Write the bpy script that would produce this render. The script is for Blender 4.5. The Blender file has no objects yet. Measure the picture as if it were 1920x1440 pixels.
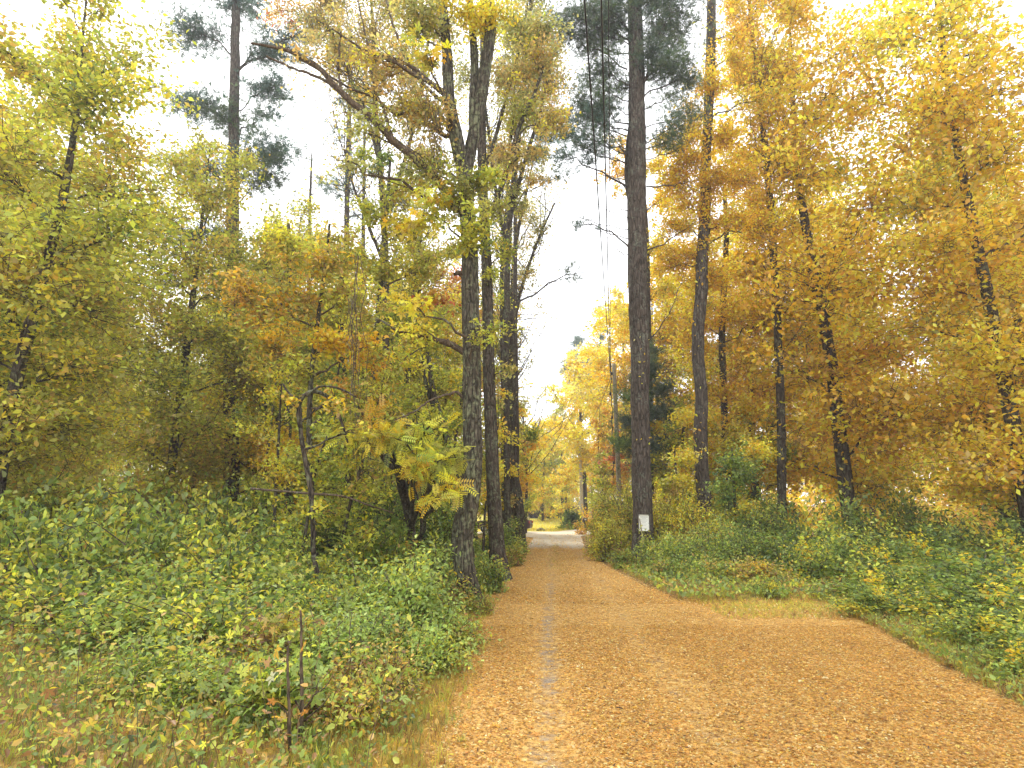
import bpy, math
import numpy as np
from mathutils import Vector
S = bpy.context.scene
COL = S.collection
rad = math.radians

# ------------------------------------------------------------------ camera
TH = rad(12.2); FPX = 1109.0; EYE = 1.6
cam = bpy.data.cameras.new("camera"); cam_o = bpy.data.objects.new("camera", cam); COL.objects.link(cam_o)
cam_o.location = (0, 0, EYE); cam_o.rotation_euler = (rad(90) + TH, 0, 0)
cam.sensor_width = 36.0; cam.lens = 36.0 * FPX / 1920.0
cam.clip_start = 0.05; cam.clip_end = 3000
S.camera = cam_o
# ------------------------------------------------------------------ sky and sun (thin bright overcast)
w = bpy.data.worlds.new("World"); S.world = w; w.use_nodes = True
nt = w.node_tree; nt.nodes.clear()
SUN_EL, SUN_AZ = rad(52), rad(-35)          # azimuth from +Y towards +X
sky = nt.nodes.new('ShaderNodeTexSky'); sky.sky_type = 'NISHITA'; sky.sun_disc = False
sky.sun_elevation = SUN_EL; sky.sun_rotation = SUN_AZ; sky.dust_density = 3.0
hs = nt.nodes.new('ShaderNodeHueSaturation'); hs.inputs['Saturation'].default_value = 0.25
mixc = nt.nodes.new('ShaderNodeMix'); mixc.data_type = 'RGBA'; mixc.inputs[0].default_value = 0.7
mixc.inputs[7].default_value = (10.5, 10.6, 10.9, 1)    # cloud layer
bg = nt.nodes.new('ShaderNodeBackground'); bg.inputs[1].default_value = 0.10
wo = nt.nodes.new('ShaderNodeOutputWorld')
nt.links.new(sky.outputs[0], hs.inputs['Color']); nt.links.new(hs.outputs[0], mixc.inputs[6])
nt.links.new(mixc.outputs[2], bg.inputs[0]); nt.links.new(bg.outputs[0], wo.inputs[0])
sd = bpy.data.lights.new("sun", 'SUN'); sd.energy = 1.5; sd.angle = rad(14); sd.color = (1.0, 0.95, 0.86)
so = bpy.data.objects.new("sun", sd); COL.objects.link(so)
dirv = Vector((math.sin(SUN_AZ) * math.cos(SUN_EL), math.cos(SUN_AZ) * math.cos(SUN_EL), math.sin(SUN_EL)))
so.rotation_euler = dirv.to_track_quat('Z', 'Y').to_euler(); so.location = (0, 0, 40)
S.view_settings.view_transform = 'Standard'; S.view_settings.look = 'None'
S.view_settings.exposure = 1.5; S.view_settings.gamma = 1.0
S.render.engine = 'CYCLES'
S.cycles.max_bounces = 8; S.cycles.caustics_reflective = False; S.cycles.caustics_refractive = False; S.cycles.transmission_bounces = 6; S.cycles.diffuse_bounces = 6

rng = np.random.default_rng(11)
def A(*a): return np.array(a, dtype=float)
def ray(px, py):
    u = (px - 960) / FPX; v = (py - 720) / FPX
    return u, math.cos(TH) + v * math.sin(TH), math.sin(TH) - v * math.cos(TH)
def P(px, py, Y):
    d = ray(px, py); t = Y / d[1]
    return A(d[0] * t, Y, EYE + d[2] * t)
def XY(px, Y):
    """ground position at depth Y that shows at column px (ground level)"""
    fwd = Y * math.cos(TH) - EYE * math.sin(TH)
    return A((px - 960) / FPX * fwd, Y, 0)
def norm(v): return v / (np.linalg.norm(v, axis=-1, keepdims=True) + 1e-9)
def sstep(a, b, x):
    t = np.clip((x - a) / (b - a), 0, 1); return t * t * (3 - 2 * t)

# ------------------------------------------------------------------ mesh builder
class MB:
    def __init__(s): s.V = []; s.Q = []; s.T = []; s.C = []; s.n = 0
    def add(s, V, Q=None, T=None, C=(0.5, 0.5, 0.5)):
        V = np.asarray(V, float).reshape(-1, 3); m = len(V)
        s.V.append(V)
        if Q is not None: s.Q.append(np.asarray(Q, int).reshape(-1, 4) + s.n)
        if T is not None: s.T.append(np.asarray(T, int).reshape(-1, 3) + s.n)
        C = np.asarray(C, float)
        if C.ndim == 1: C = np.broadcast_to(C, (m, 3))
        s.C.append(C); s.n += m
    def build(s, name, mat, parent=None, origin=(0, 0, 0), smooth=False):
        V = np.concatenate(s.V) - np.asarray(origin, float) if s.V else np.zeros((0, 3))
        Q = np.concatenate(s.Q) if s.Q else np.zeros((0, 4), int)
        T = np.concatenate(s.T) if s.T else np.zeros((0, 3), int)
        me = bpy.data.meshes.new(name)
        me.vertices.add(len(V)); me.vertices.foreach_set('co', V.astype(np.float32).ravel())
        nl = Q.size + T.size; me.loops.add(nl)
        me.loops.foreach_set('vertex_index', np.concatenate([Q.ravel(), T.ravel()]).astype(np.int32))
        me.polygons.add(len(Q) + len(T))
        ls = np.concatenate([np.arange(len(Q)) * 4, Q.size + np.arange(len(T)) * 3]).astype(np.int32)
        me.polygons.foreach_set('loop_start', ls)
        if smooth: me.polygons.foreach_set('use_smooth', np.ones(len(Q) + len(T), bool))
        me.update(calc_edges=True)
        C = np.concatenate(s.C) if s.C else np.zeros((0, 3))
        at = me.color_attributes.new('Col', 'FLOAT_COLOR', 'POINT')
        at.data.foreach_set('color', np.concatenate([C, np.ones((len(C), 1))], 1).astype(np.float32).ravel())
        me.materials.append(mat)
        o = bpy.data.objects.new(name, me); COL.objects.link(o)
        if parent is not None: o.parent = parent
        return o
def tag(o, label=None, cat=None, group=None, kind=None):
    if label: o['label'] = label
    if cat: o['category'] = cat
    if group: o['group'] = group
    if kind: o['kind'] = kind
    return o
def empty(name, loc, label, cat, group=None):
    o = bpy.data.objects.new(name, None); COL.objects.link(o); o.location = tuple(float(x) for x in loc)
    o.empty_display_size = 0.3
    return tag(o, label, cat, group)
def dup(root, loc, rz, sc, label, group):
    r = root.copy(); COL.objects.link(r); r.location = loc; r.rotation_euler = (0, 0, rz); r.scale = (sc, sc, sc)
    r['label'] = label; r['group'] = group
    for ch in root.children:
        c = ch.copy(); COL.objects.link(c); c.parent = r
        for g in ch.children:
            d = g.copy(); COL.objects.link(d); d.parent = c
    return r

def tubes(mb, PT, R, k=4, C=(0.5, 0.5, 0.5), cap=False, noise=0.0):
    """PT (N,m,3) centre lines, R (N,m) radii"""
    PT = np.asarray(PT, float); R = np.asarray(R, float)
    if PT.ndim == 2: PT = PT[None]; R = R[None]
    N, m, _ = PT.shape
    T = norm(np.gradient(PT, axis=1))
    gen = norm(PT[:, -1] - PT[:, 0])
    ref = np.where((np.abs(gen[:, 2:3]) > 0.7), A(1, 0.13, 0), A(0.05, 0.1, 1))[:, None, :]
    U = norm(np.cross(T, np.broadcast_to(ref, T.shape))); W = np.cross(T, U)
    a = np.arange(k) * 2 * math.pi / k
    rr = R[:, :, None] * np.ones((1, 1, k))
    if noise: rr = rr * (1 + noise * rng.normal(size=rr.shape))
    V = PT[:, :, None, :] + rr[..., None] * (np.cos(a)[:, None] * U[:, :, None, :] + np.sin(a)[:, None] * W[:, :, None, :])
    base = (np.arange(N) * m * k)[:, None, None]; i = (np.arange(m - 1) * k)[None, :, None]; j = np.arange(k)[None, None, :]
    j2 = (j + 1) % k
    Q = np.stack(np.broadcast_arrays(base + i + j, base + i + j2, base + i + k + j2, base + i + k + j), -1)
    tri = None
    V = V.reshape(-1, 3)
    if cap:
        for n_ in range(N):
            c0 = len(V); V = np.concatenate([V, PT[n_, :1], PT[n_, -1:]])
            b = n_ * m * k; e = b + (m - 1) * k
            t = [[c0, b + (q + 1) % k, b + q] for q in range(k)] + [[c0 + 1, e + q, e + (q + 1) % k] for q in range(k)]
            tri = np.array(t) if tri is None else np.concatenate([tri, t])
    mb.add(V, Q.reshape(-1, 4), tri, C)
def smooth_line(pts, rs, n):
    pts = np.asarray(pts, float); rs = np.asarray(rs, float)
    d = np.concatenate([[0], np.cumsum(np.linalg.norm(np.diff(pts, axis=0), axis=1))]); d /= d[-1]
    t = np.linspace(0, 1, n)
    # catmull-rom through non-uniform points
    tang = np.gradient(pts, d, axis=0)
    idx = np.clip(np.searchsorted(d, t, side='right') - 1, 0, len(d) - 2)
    h = (d[idx + 1] - d[idx])[:, None]; s_ = ((t - d[idx])[:, None]) / h
    p = (2 * s_**3 - 3 * s_**2 + 1) * pts[idx] + (s_**3 - 2 * s_**2 + s_) * h * tang[idx] + (-2 * s_**3 + 3 * s_**2) * pts[idx + 1] + (s_**3 - s_**2) * h * tang[idx + 1]
    return p, np.interp(t, d, rs)
def sweep(Sx, Ex, m, lift=0.15, wig=0.05):
    """(N,3)->(N,m,3) curved lines"""
    L = np.linalg.norm(Ex - Sx, axis=1, keepdims=True)
    c = (Sx + Ex) / 2 + L * wig * 2 * rng.normal(size=Sx.shape); c[:, 2:] += L * lift
    t = np.linspace(0, 1, m)[None, :, None]
    p = (1 - t)**2 * Sx[:, None] + 2 * t * (1 - t) * c[:, None] + t**2 * Ex[:, None]
    wv = rng.normal(size=p.shape) * L[:, None] * wig * 0.5
    wv[:, 0] = 0; wv[:, -1] = 0
    return p + wv
def bark_trunk(mb, pts, rs, n=60, k=18, amp=0.06, C=(0.5, 0.5, 0.5), flare=0.0):
    p, r = smooth_line(pts, rs, n)
    T = norm(np.gradient(p, axis=0)); ref = np.broadcast_to(A(1, 0.13, 0), T.shape)
    U = norm(np.cross(T, ref)); W = np.cross(T, U)
    a = np.arange(k) * 2 * math.pi / k
    z = p[:, 2:3]
    f = 1 + amp * (np.sin(3 * a[None] + z * 1.7 + rng.random() * 6) * 0.6 + np.sin(5 * a[None] - z * 2.9 + rng.random() * 6) * 0.5 + 0.5 * rng.normal(size=(n, k)))
    if flare:
        fl = np.exp(-np.maximum(z - p[0, 2], 0) / (flare * 1.2))
        f = f * (1 + fl * (0.55 + 0.35 * np.sin(5 * a[None] + 1.0)))
    V = p[:, None] + (r[:, None] * f)[..., None] * (np.cos(a)[None, :, None] * U[:, None] + np.sin(a)[None, :, None] * W[:, None])
    i = (np.arange(n - 1) * k)[:, None]; j = np.arange(k)[None]; j2 = (j + 1) % k
    Q = np.stack(np.broadcast_arrays(i + j, i + j2, i + k + j2, i + k + j), -1).reshape(-1, 4)
    mb.add(V.reshape(-1, 3), Q, None, C)
    return p, r

# ------------------------------------------------------------------ leaf templates: verts (x side, y axis, z normal), quads
def tp_diamond(): return A([0, 0, 0], [.3, .48, .05], [0, 1, -.05], [-.3, .48, .05]), np.array([[0, 1, 2, 3]]), .19
def tp_ovate():
    return A([0, 0, 0], [.27, .3, .06], [.2, .7, .05], [0, 1, -.1], [-.2, .7, .05], [-.27, .3, .06]), np.array([[0, 1, 2, 3], [0, 3, 4, 5]]), .2
def tp_maple():
    V = []; Q = []
    for ang, L, wd in ((0, 1.0, .2), (52, .82, .17), (-52, .82, .17), (105, .45, .13), (-105, .45, .13)):
        c, s_ = math.cos(rad(ang)), math.sin(rad(ang)); o = len(V)
        for x, y, z in ((0, 0, 0), (wd, L * .55, .04), (0, L, -.08), (-wd, L * .55, .04)):
            V.append([x * c + y * s_, -x * s_ + y * c + .15, z])
        Q.append([o, o + 1, o + 2, o + 3])
    return np.array(V), np.array(Q), .34
def tp_pinnate(n=7):
    V = [[-.006, 0, 0], [.006, 0, 0], [.004, 1, -.12], [-.004, 1, -.12]]; Q = [[0, 1, 2, 3]]
    for i in range(n):
        y = .14 + .8 * i / (n - 1); zc = -.12 * y * y; L = .32 * (1 - .45 * abs(i / (n - 1) - .45))
        for sg in (-1, 1):
            o = len(V); fx, fy = .88, .42
            a = np.array([sg * fx, fy]); b = np.array([-a[1], a[0]]) * .05
            q0 = np.array([0, y]); m1 = q0 + a * L * .45 + b; m2 = q0 + a * L * .45 - b; e = q0 + a * L
            V += [[q0[0], q0[1], zc], [m1[0], m1[1], zc + .01], [e[0], e[1], zc - .04], [m2[0], m2[1], zc + .01]]
            Q.append([o, o + 1, o + 2, o + 3])
    return np.array(V), np.array(Q), .10
def tp_tuft(n=11, wd=.045, seed=0):
    r = np.random.default_rng(seed); V = []; Q = []
    for i in range(n):
        th = r.random() * 6.28; ph = rad(20 + 50 * r.random()); L = .8 + .3 * r.random()
        d = A(math.sin(ph) * math.cos(th), math.cos(ph), math.sin(ph) * math.sin(th)); sd_ = norm(np.cross(d, r.normal(size=3))) * wd
        o = len(V); b = A(0, -.25 * r.random(), 0)
        V += [b, b + d * L * .5 + sd_, b + d * L, b + d * L * .5 - sd_]; Q.append([o, o + 1, o + 2, o + 3])
    return np.array(V), np.array(Q), .2
def tp_grass(n=9, seed=0):
    r = np.random.default_rng(seed); V = []; Q = []
    for i in range(n):
        th = r.random() * 6.28; lean = .15 + .5 * r.random(); L = .55 + .5 * r.random(); bx = r.normal(size=2) * .12
        d = A(math.cos(th), math.sin(th)); s_ = A(-d[1], d[0]) * .012
        b = bx; m = bx + d * lean * .35 * L; e = bx + d * lean * L
        zt = L * math.cos(lean * .8); o = len(V)
        # template axis: y is the growing direction
        V += [[b[0] - s_[0], 0, b[1] - s_[1]], [b[0] + s_[0], 0, b[1] + s_[1]], [m[0] + s_[0] * .8, .6 * L, m[1] + s_[1] * .8], [m[0] - s_[0] * .8, .6 * L, m[1] - s_[1] * .8],
              [e[0] + .002, zt, e[1]], [e[0] - .002, zt, e[1]]]
        Q += [[o, o + 1, o + 2, o + 3], [o + 3, o + 2, o + 4, o + 5]]
    return np.array(V), np.array(Q), .12
TP = {'d': [tp_diamond()], 'o': [tp_ovate()], 'm': [tp_maple()], 'p': [tp_pinnate()],
      't': [tp_tuft(seed=i) for i in range(4)], 'g': [tp_grass(seed=i) for i in range(5)]}
def inst(mb, kind, pos, axis, nrm, size, col):
    pos = np.asarray(pos, float); N = len(pos)
    if N == 0: return
    axis = norm(axis); side = norm(np.cross(axis, nrm)); nn = np.cross(side, axis)
    size = np.broadcast_to(np.asarray(size, float), (N,))
    tps = TP[kind]; which = rng.integers(0, len(tps), N)
    for ti, (V, Q, _) in enumerate(tps):
        s_ = which == ti; M = int(s_.sum())
        if M == 0: continue
        W = pos[s_][:, None] + size[s_][:, None, None] * (V[None, :, 0:1] * side[s_][:, None] + V[None, :, 1:2] * axis[s_][:, None] + V[None, :, 2:3] * nn[s_][:, None])
        nv = len(V); QQ = (Q[None] + (np.arange(M) * nv)[:, None, None]).reshape(-1, 4)
        mb.add(W.reshape(-1, 3), QQ, None, np.repeat(col[s_], nv, 0))

# ------------------------------------------------------------------ leaf colours (linear albedo)
GOLD = (.88, .53, .022); YEL = (.88, .70, .05); PALE = (.82, .70, .20); ORA = (.74, .40, .05); OCH = (.56, .38, .07)
OLV = (.42, .40, .06); YGR = (.50, .52, .06); GRN = (.21, .29, .045); DGR = (.09, .15, .035); MGR = (.29, .38, .075); RED = (.55, .15, .05); BRN = (.28, .15, .05)
PIN = (.085, .13, .075); BLU = (.10, .17, .13)
def pal(*pairs):
    c = np.array([p[0] for p in pairs], float); wgt = np.array([p[1] for p in pairs], float); return c, wgt / wgt.sum()
PAL = dict(
    gold=pal((GOLD, 6), (YEL, 3), (ORA, 1), (OCH, 1)), yellow=pal((YEL, 5), (GOLD, 2), (YGR, 2), (PALE, 1)),
    palegold=pal((PALE, 3), (YEL, 4), (GOLD, 2)), ochre=pal((OCH, 4), (GOLD, 3), (ORA, .8), (OLV, 4), (YGR, 1)),
    olive=pal((OLV, 4), (YGR, 4), (OCH, 2), (YEL, 2)), ygreen=pal((YGR, 5), (GRN, 2), (YEL, 2), (OLV, 2)),
    orange=pal((ORA, 4), (GOLD, 4), (OCH, 2)), rust=pal((ORA, 3), (RED, 2), (OCH, 3), (PALE, 1)),
    green=pal((GRN, 5), (MGR, 2), (YGR, 2), (DGR, 1)), dgreen=pal((DGR, 4), (GRN, 3)), bush=pal((MGR, 5), (GRN, 3), (YGR, 2.5), (OCH, 1), (DGR, 1)),
    weeds=pal((OLV, 4), (MGR, 2), (OCH, 3), (YGR, 1.5), (BRN, 3)), pine=pal((PIN, 4), (DGR, 1), ((.13, .17, .08), 2)), blue=pal((BLU, 3), (PIN, 2)),
    sparse=pal(((.42, .40, .14), 3), ((.30, .30, .10), 3), (OCH, 2), (PALE, 1)), dusty=pal(((.52, .42, .14), 4), ((.60, .40, .10), 3), ((.42, .40, .12), 3), (YEL, 1)), dolive=pal(((.44, .44, .13), 4), (YGR, 2), ((.56, .46, .12), 3), ((.30, .32, .09), 2)), fresh=pal(((.38, .50, .11), 5), (MGR, 3), (YGR, 2), (GRN, 1)), mixed=pal((OCH, 3), (YGR, 3), (GRN, 3), (YEL, .5), (BRN, 2)))
def colours(palette, groups, n_groups):
    c, wgt = PAL[palette]; N = len(groups)
    main = rng.choice(len(c), n_groups, p=wgt)[groups]; own = rng.choice(len(c), N, p=wgt)
    pick = np.where(rng.random(N) < .62, main, own)
    gb = np.exp(rng.normal(size=n_groups) * .12)[groups]
    return np.clip(c[pick] * (gb * np.exp(rng.normal(size=N) * .22))[:, None] * np.exp(rng.normal(size=(N, 3)) * .05), 0.01, .9)

# ------------------------------------------------------------------ materials
def newmat(name):
    m = bpy.data.materials.new(name); m.use_nodes = True; t = m.node_tree; t.nodes.clear(); return m, t
def mk_leaf():
    m, t = newmat("leaf"); N = t.nodes; L = t.links
    at = N.new('ShaderNodeAttribute'); at.attribute_name = 'Col'
    d = N.new('ShaderNodeBsdfDiffuse'); tr = N.new('ShaderNodeBsdfTranslucent'); g = N.new('ShaderNodeBsdfGlossy'); g.inputs['Roughness'].default_value = .5
    g.inputs['Color'].default_value = (1, 1, 1, 1)
    m1 = N.new('ShaderNodeMixShader'); m1.inputs[0].default_value = .52; m2 = N.new('ShaderNodeMixShader'); m2.inputs[0].default_value = .035
    o = N.new('ShaderNodeOutputMaterial')
    L.new(at.outputs['Color'], d.inputs['Color']); L.new(at.outputs['Color'], tr.inputs['Color'])
    L.new(d.outputs[0], m1.inputs[1]); L.new(tr.outputs[0], m1.inputs[2]); L.new(m1.outputs[0], m2.inputs[1]); L.new(g.outputs[0], m2.inputs[2]); L.new(m2.outputs[0], o.inputs[0])
    return m
def ramp(N, stops):
    r = N.new('ShaderNodeValToRGB'); e = r.color_ramp.elements
    while len(e) < len(stops): e.new(.5)
    for i, (p, c) in enumerate(stops): e[i].position = p; e[i].color = (*c, 1)
    return r
def noise(N, L, vec, scale, detail=6, rough=.6, dist=0.0):
    n = N.new('ShaderNodeTexNoise'); n.inputs['Scale'].default_value = scale; n.inputs['Detail'].default_value = detail
    n.inputs['Roughness'].default_value = rough; n.inputs['Distortion'].default_value = dist
    if vec is not None: L.new(vec, n.inputs['Vector'])
    return n
def mk_bark(name, dark, mid, light, lichen, lich_amt, ridge=22.0, bump=1.3):
    m, t = newmat(name); N = t.nodes; L = t.links
    tc = N.new('ShaderNodeTexCoord'); mp = N.new('ShaderNodeMapping'); mp.inputs['Scale'].default_value = (1, 1, .22)
    L.new(tc.outputs['Object'], mp.inputs[0])
    n1 = noise(N, L, mp.outputs[0], ridge, 8, .65, .6); n2 = noise(N, L, tc.outputs['Object'], 2.4, 8, .7); n3 = noise(N, L, tc.outputs['Object'], 14, 6, .7)
    v = N.new('ShaderNodeTexVoronoi'); v.feature = 'DISTANCE_TO_EDGE'; v.inputs['Scale'].default_value = ridge * .7; L.new(mp.outputs[0], v.inputs['Vector'])
    r1 = ramp(N, [(.32, dark), (.5, mid), (.7, light)]); L.new(n1.outputs['Fac'], r1.inputs[0])
    ml = N.new('ShaderNodeMath'); ml.operation = 'MULTIPLY'; L.new(n2.outputs['Fac'], ml.inputs[0]); L.new(n3.outputs['Fac'], ml.inputs[1])
    rl = ramp(N, [(max(.0, .31 - lich_amt * .12), (0, 0, 0)), (.36 - lich_amt * .08, (1, 1, 1))]); L.new(ml.outputs[0], rl.inputs[0])
    mx = N.new('ShaderNodeMix'); mx.data_type = 'RGBA'; L.new(rl.outputs[0], mx.inputs[0]); L.new(r1.outputs[0], mx.inputs[6]); mx.inputs[7].default_value = (*lichen, 1)
    # furrows
    rv = ramp(N, [(0.0, (.35, .35, .35)), (.12, (1, 1, 1))]); L.new(v.outputs['Distance'], rv.inputs[0])
    mu = N.new('ShaderNodeMix'); mu.data_type = 'RGBA'; mu.blend_type = 'MULTIPLY'; mu.inputs[0].default_value = .8
    L.new(mx.outputs[2], mu.inputs[6]); L.new(rv.outputs[0], mu.inputs[7])
    ad = N.new('ShaderNodeMath'); ad.operation = 'ADD'; L.new(n1.outputs['Fac'], ad.inputs[0]); L.new(rv.outputs[0], ad.inputs[1])
    b = N.new('ShaderNodeBump'); b.inputs['Strength'].default_value = bump; b.inputs['Distance'].default_value = .03; L.new(ad.outputs[0], b.inputs['Height'])
    p = N.new('ShaderNodeBsdfPrincipled'); p.inputs['Roughness'].default_value = .9; p.inputs['Specular IOR Level'].default_value = .2
    L.new(mu.outputs[2], p.inputs['Base Color']); L.new(b.outputs[0], p.inputs['Normal'])
    o = N.new('ShaderNodeOutputMaterial'); L.new(p.outputs[0], o.inputs[0]); return m
def mk_plain(name, col, rough=.6, metal=0.0, var=.25, scale=9.0, spec=.4):
    m, t = newmat(name); N = t.nodes; L = t.links
    tc = N.new('ShaderNodeTexCoord'); n = noise(N, L, tc.outputs['Object'], scale, 6, .65)
    r = ramp(N, [(.3, tuple(c * (1 - var) for c in col)), (.7, tuple(min(1, c * (1 + var)) for c in col))]); L.new(n.outputs['Fac'], r.inputs[0])
    p = N.new('ShaderNodeBsdfPrincipled'); p.inputs['Roughness'].default_value = rough; p.inputs['Metallic'].default_value = metal; p.inputs['Specular IOR Level'].default_value = spec
    L.new(r.outputs[0], p.inputs['Base Color'])
    b = N.new('ShaderNodeBump'); b.inputs['Strength'].default_value = .15; b.inputs['Distance'].default_value = .01; L.new(n.outputs['Fac'], b.inputs['Height']); L.new(b.outputs[0], p.inputs['Normal'])
    o = N.new('ShaderNodeOutputMaterial'); L.new(p.outputs[0], o.inputs[0]); return m
def mk_ground():
    """forest floor, leaf carpet, wheel-track gravel and grass, mixed by the Col attribute (R litter, G gravel, B grass)"""
    m, t = newmat("ground"); N = t.nodes; L = t.links
    at = N.new('ShaderNodeAttribute'); at.attribute_name = 'Col'; sp = N.new('ShaderNodeSeparateColor'); L.new(at.outputs['Color'], sp.inputs[0])
    tc = N.new('ShaderNodeTexCoord'); O = tc.outputs['Object']
    def vor(scale):
        wn = noise(N, L, O, scale * .8, 3, .6); vm = N.new('ShaderNodeVectorMath'); vm.operation = 'MULTIPLY_ADD'
        vm.inputs[1].default_value = (.06,) * 3; L.new(wn.outputs['Color'], vm.inputs[0]); L.new(O, vm.inputs[2])
        v = N.new('ShaderNodeTexVoronoi'); v.inputs['Scale'].default_value = scale; L.new(vm.outputs[0], v.inputs['Vector']); return v
    v1 = vor(24); s1 = N.new('ShaderNodeSeparateColor'); L.new(v1.outputs['Color'], s1.inputs[0])
    v2 = vor(52); s2 = N.new('ShaderNodeSeparateColor'); L.new(v2.outputs['Color'], s2.inputs[0])
    litter = ramp(N, [(0, (.12, .065, .024)), (.2, (.33, .18, .05)), (.6, (.52, .29, .07)), (.85, (.62, .39, .11)), (1, (.72, .52, .21))]); L.new(s1.outputs[0], litter.inputs[0])
    lit2 = ramp(N, [(0, (.15, .08, .03)), (.5, (.46, .26, .07)), (1, (.64, .42, .14))]); L.new(s2.outputs[0], lit2.inputs[0])
    nb = noise(N, L, O, 3.1, 8, .7)
    def mix(f, a, b, fac=None):
        x = N.new('ShaderNodeMix'); x.data_type = 'RGBA'
        if f is None: x.inputs[0].default_value = fac
        else: L.new(f, x.inputs[0])
        for s_, q in ((6, a), (7, b)):
            if isinstance(q, tuple): x.inputs[s_].default_value = (*q, 1)
            else: L.new(q, x.inputs[s_])
        return x.outputs[2]
    lt = mix(nb.outputs['Fac'], litter.outputs[0], lit2.outputs[0])
    ng = noise(N, L, O, 60, 5, .75); grav = ramp(N, [(.3, (.10, .078, .055)), (.5, (.235, .185, .135)), (.7, (.40, .32, .235))]); L.new(ng.outputs['Fac'], grav.inputs[0])
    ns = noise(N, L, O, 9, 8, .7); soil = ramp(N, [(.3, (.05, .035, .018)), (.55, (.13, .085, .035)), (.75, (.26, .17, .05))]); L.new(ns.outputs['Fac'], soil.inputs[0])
    ngr = noise(N, L, O, 26, 6, .75); grs = ramp(N, [(.3, (.12, .12, .025)), (.5, (.38, .33, .05)), (.68, (.62, .50, .09))]); L.new(ngr.outputs['Fac'], grs.inputs[0])
    def thr(ch, ns_scale, amt):
        n_ = noise(N, L, O, ns_scale, 8, .75); a = N.new('ShaderNodeMath'); a.operation = 'MULTIPLY_ADD'; a.inputs[1].default_value = amt; L.new(n_.outputs['Fac'], a.inputs[0]); L.new(sp.outputs[ch], a.inputs[2])
        b = N.new('ShaderNodeMapRange'); b.inputs[1].default_value = .5 + amt * .42; b.inputs[2].default_value = .5 + amt * .62; L.new(a.outputs[0], b.inputs[0]); return b.outputs[0]
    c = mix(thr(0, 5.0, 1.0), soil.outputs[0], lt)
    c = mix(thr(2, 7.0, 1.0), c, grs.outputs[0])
    pg = ramp(N, [(.3, (.34, .30, .23)), (.5, (.55, .48, .37)), (.7, (.70, .62, .49))]); L.new(ng.outputs['Fac'], pg.inputs[0])
    xyz = N.new('ShaderNodeSeparateXYZ'); L.new(O, xyz.inputs[0]); fy = N.new('ShaderNodeMapRange'); fy.inputs[1].default_value = 24; fy.inputs[2].default_value = 31; L.new(xyz.outputs[1], fy.inputs[0])
    gv = mix(fy.outputs[0], grav.outputs[0], pg.outputs[0])
    c = mix(thr(1, 4.5, 1.7), c, gv)
    p = N.new('ShaderNodeBsdfPrincipled'); p.inputs['Roughness'].default_value = .85; p.inputs['Specular IOR Level'].default_value = .2; L.new(c, p.inputs['Base Color'])
    ad = N.new('ShaderNodeMath'); ad.operation = 'ADD'; L.new(v1.outputs['Distance'], ad.inputs[0]); L.new(ng.outputs['Fac'], ad.inputs[1])
    b = N.new('ShaderNodeBump'); b.inputs['Strength'].default_value = .6; b.inputs['Distance'].default_value = .012; L.new(ad.outputs[0], b.inputs['Height']); L.new(b.outputs[0], p.inputs['Normal'])
    o = N.new('ShaderNodeOutputMaterial'); L.new(p.outputs[0], o.inputs[0]); return m
M_LEAF = mk_leaf(); M_GROUND = mk_ground()
M_MAPLE = mk_bark("maple_bark", (.028, .023, .016), (.085, .07, .048), (.19, .165, .12), (.19, .20, .115), .55)
M_DARK = mk_bark("dark_bark", (.025, .018, .013), (.08, .06, .042), (.17, .135, .10), (.16, .17, .10), .4)
M_PINE = mk_bark("pine_bark", (.034, .025, .019), (.095, .072, .054), (.175, .142, .115), (.16, .16, .12), .3, 16)
M_TWIG = mk_bark("twig_bark", (.05, .035, .025), (.12, .085, .055), (.2, .15, .10), (.2, .2, .13), .2, 30, .4)
M_POLE = mk_bark("weathered_wood", (.24, .20, .13), (.42, .36, .25), (.58, .51, .38), (.4, .38, .28), .3, 40, .4)

M_CREAM = mk_bark("lit_pole_wood", (.42, .38, .30), (.62, .57, .46), (.75, .70, .58), (.6, .58, .48), .3, 30, .3)  # paler copy of the pole wood: the far pole's sunlit look put into the colour
# ------------------------------------------------------------------ terrain
LE = np.array([[-8, -.9], [4.2, -.46], [9.6, -.45], [15, -.1], [20.9, .27], [37, 1.3], [50, 1.9], [70, 2.6]])
RE = np.array([[-8, 3.4], [4.2, 3.2], [9.6, 3.0], [15.2, 2.87], [18.9, 2.8], [26.8, 3.14], [37, 4.2], [50, 5.4], [70, 8]])
def xl(y): return np.interp(y, LE[:, 0], LE[:, 1])
def xr(y): return np.interp(y, RE[:, 0], RE[:, 1])
_ph = rng.random((8, 3)) * 6.28
def fnoise(x, y):
    return sum(np.sin(x * (1.3 + .9 * i) * .7 + y * (.8 + .6 * i) * (1 if i % 2 else -1) + _ph[i, 0]) * np.sin(y * (1.1 + .7 * i) + _ph[i, 1]) / (1 + i * .6) for i in range(6)) * .3
def turn(x, y):
    """leafy turn-out to the right of the lane: 1 inside"""
    xo = np.interp(y, [2, 11], [3.3, 5.5]) + .35 * fnoise(y * 1.3, x * .3)
    return sstep(12.1, 11.0, y + .35 * fnoise(x * 1.5, y)) * sstep(2.0, 3.0, x) * sstep(xo + .6, xo - .2, x)
def height(x, y):
    off = np.maximum(xl(y) - x, 0); offr = np.maximum(x - xr(y), 0)
    edge = sstep(.05, 1.2, off) + sstep(.05, 1.0, offr) * (1 - turn(x, y))
    h = edge * (.06 + .07 * fnoise(x * .8, y * .8) + .04 * np.minimum(off, 6))
    h = h * sstep(46, 38, y)
    h = h + 1.25 * sstep(62, 100, y) + sstep(100, 260, y) * 3
    return h
def gz(x, y): return float(height(np.array([x], float), np.array([y], float))[0])
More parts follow.
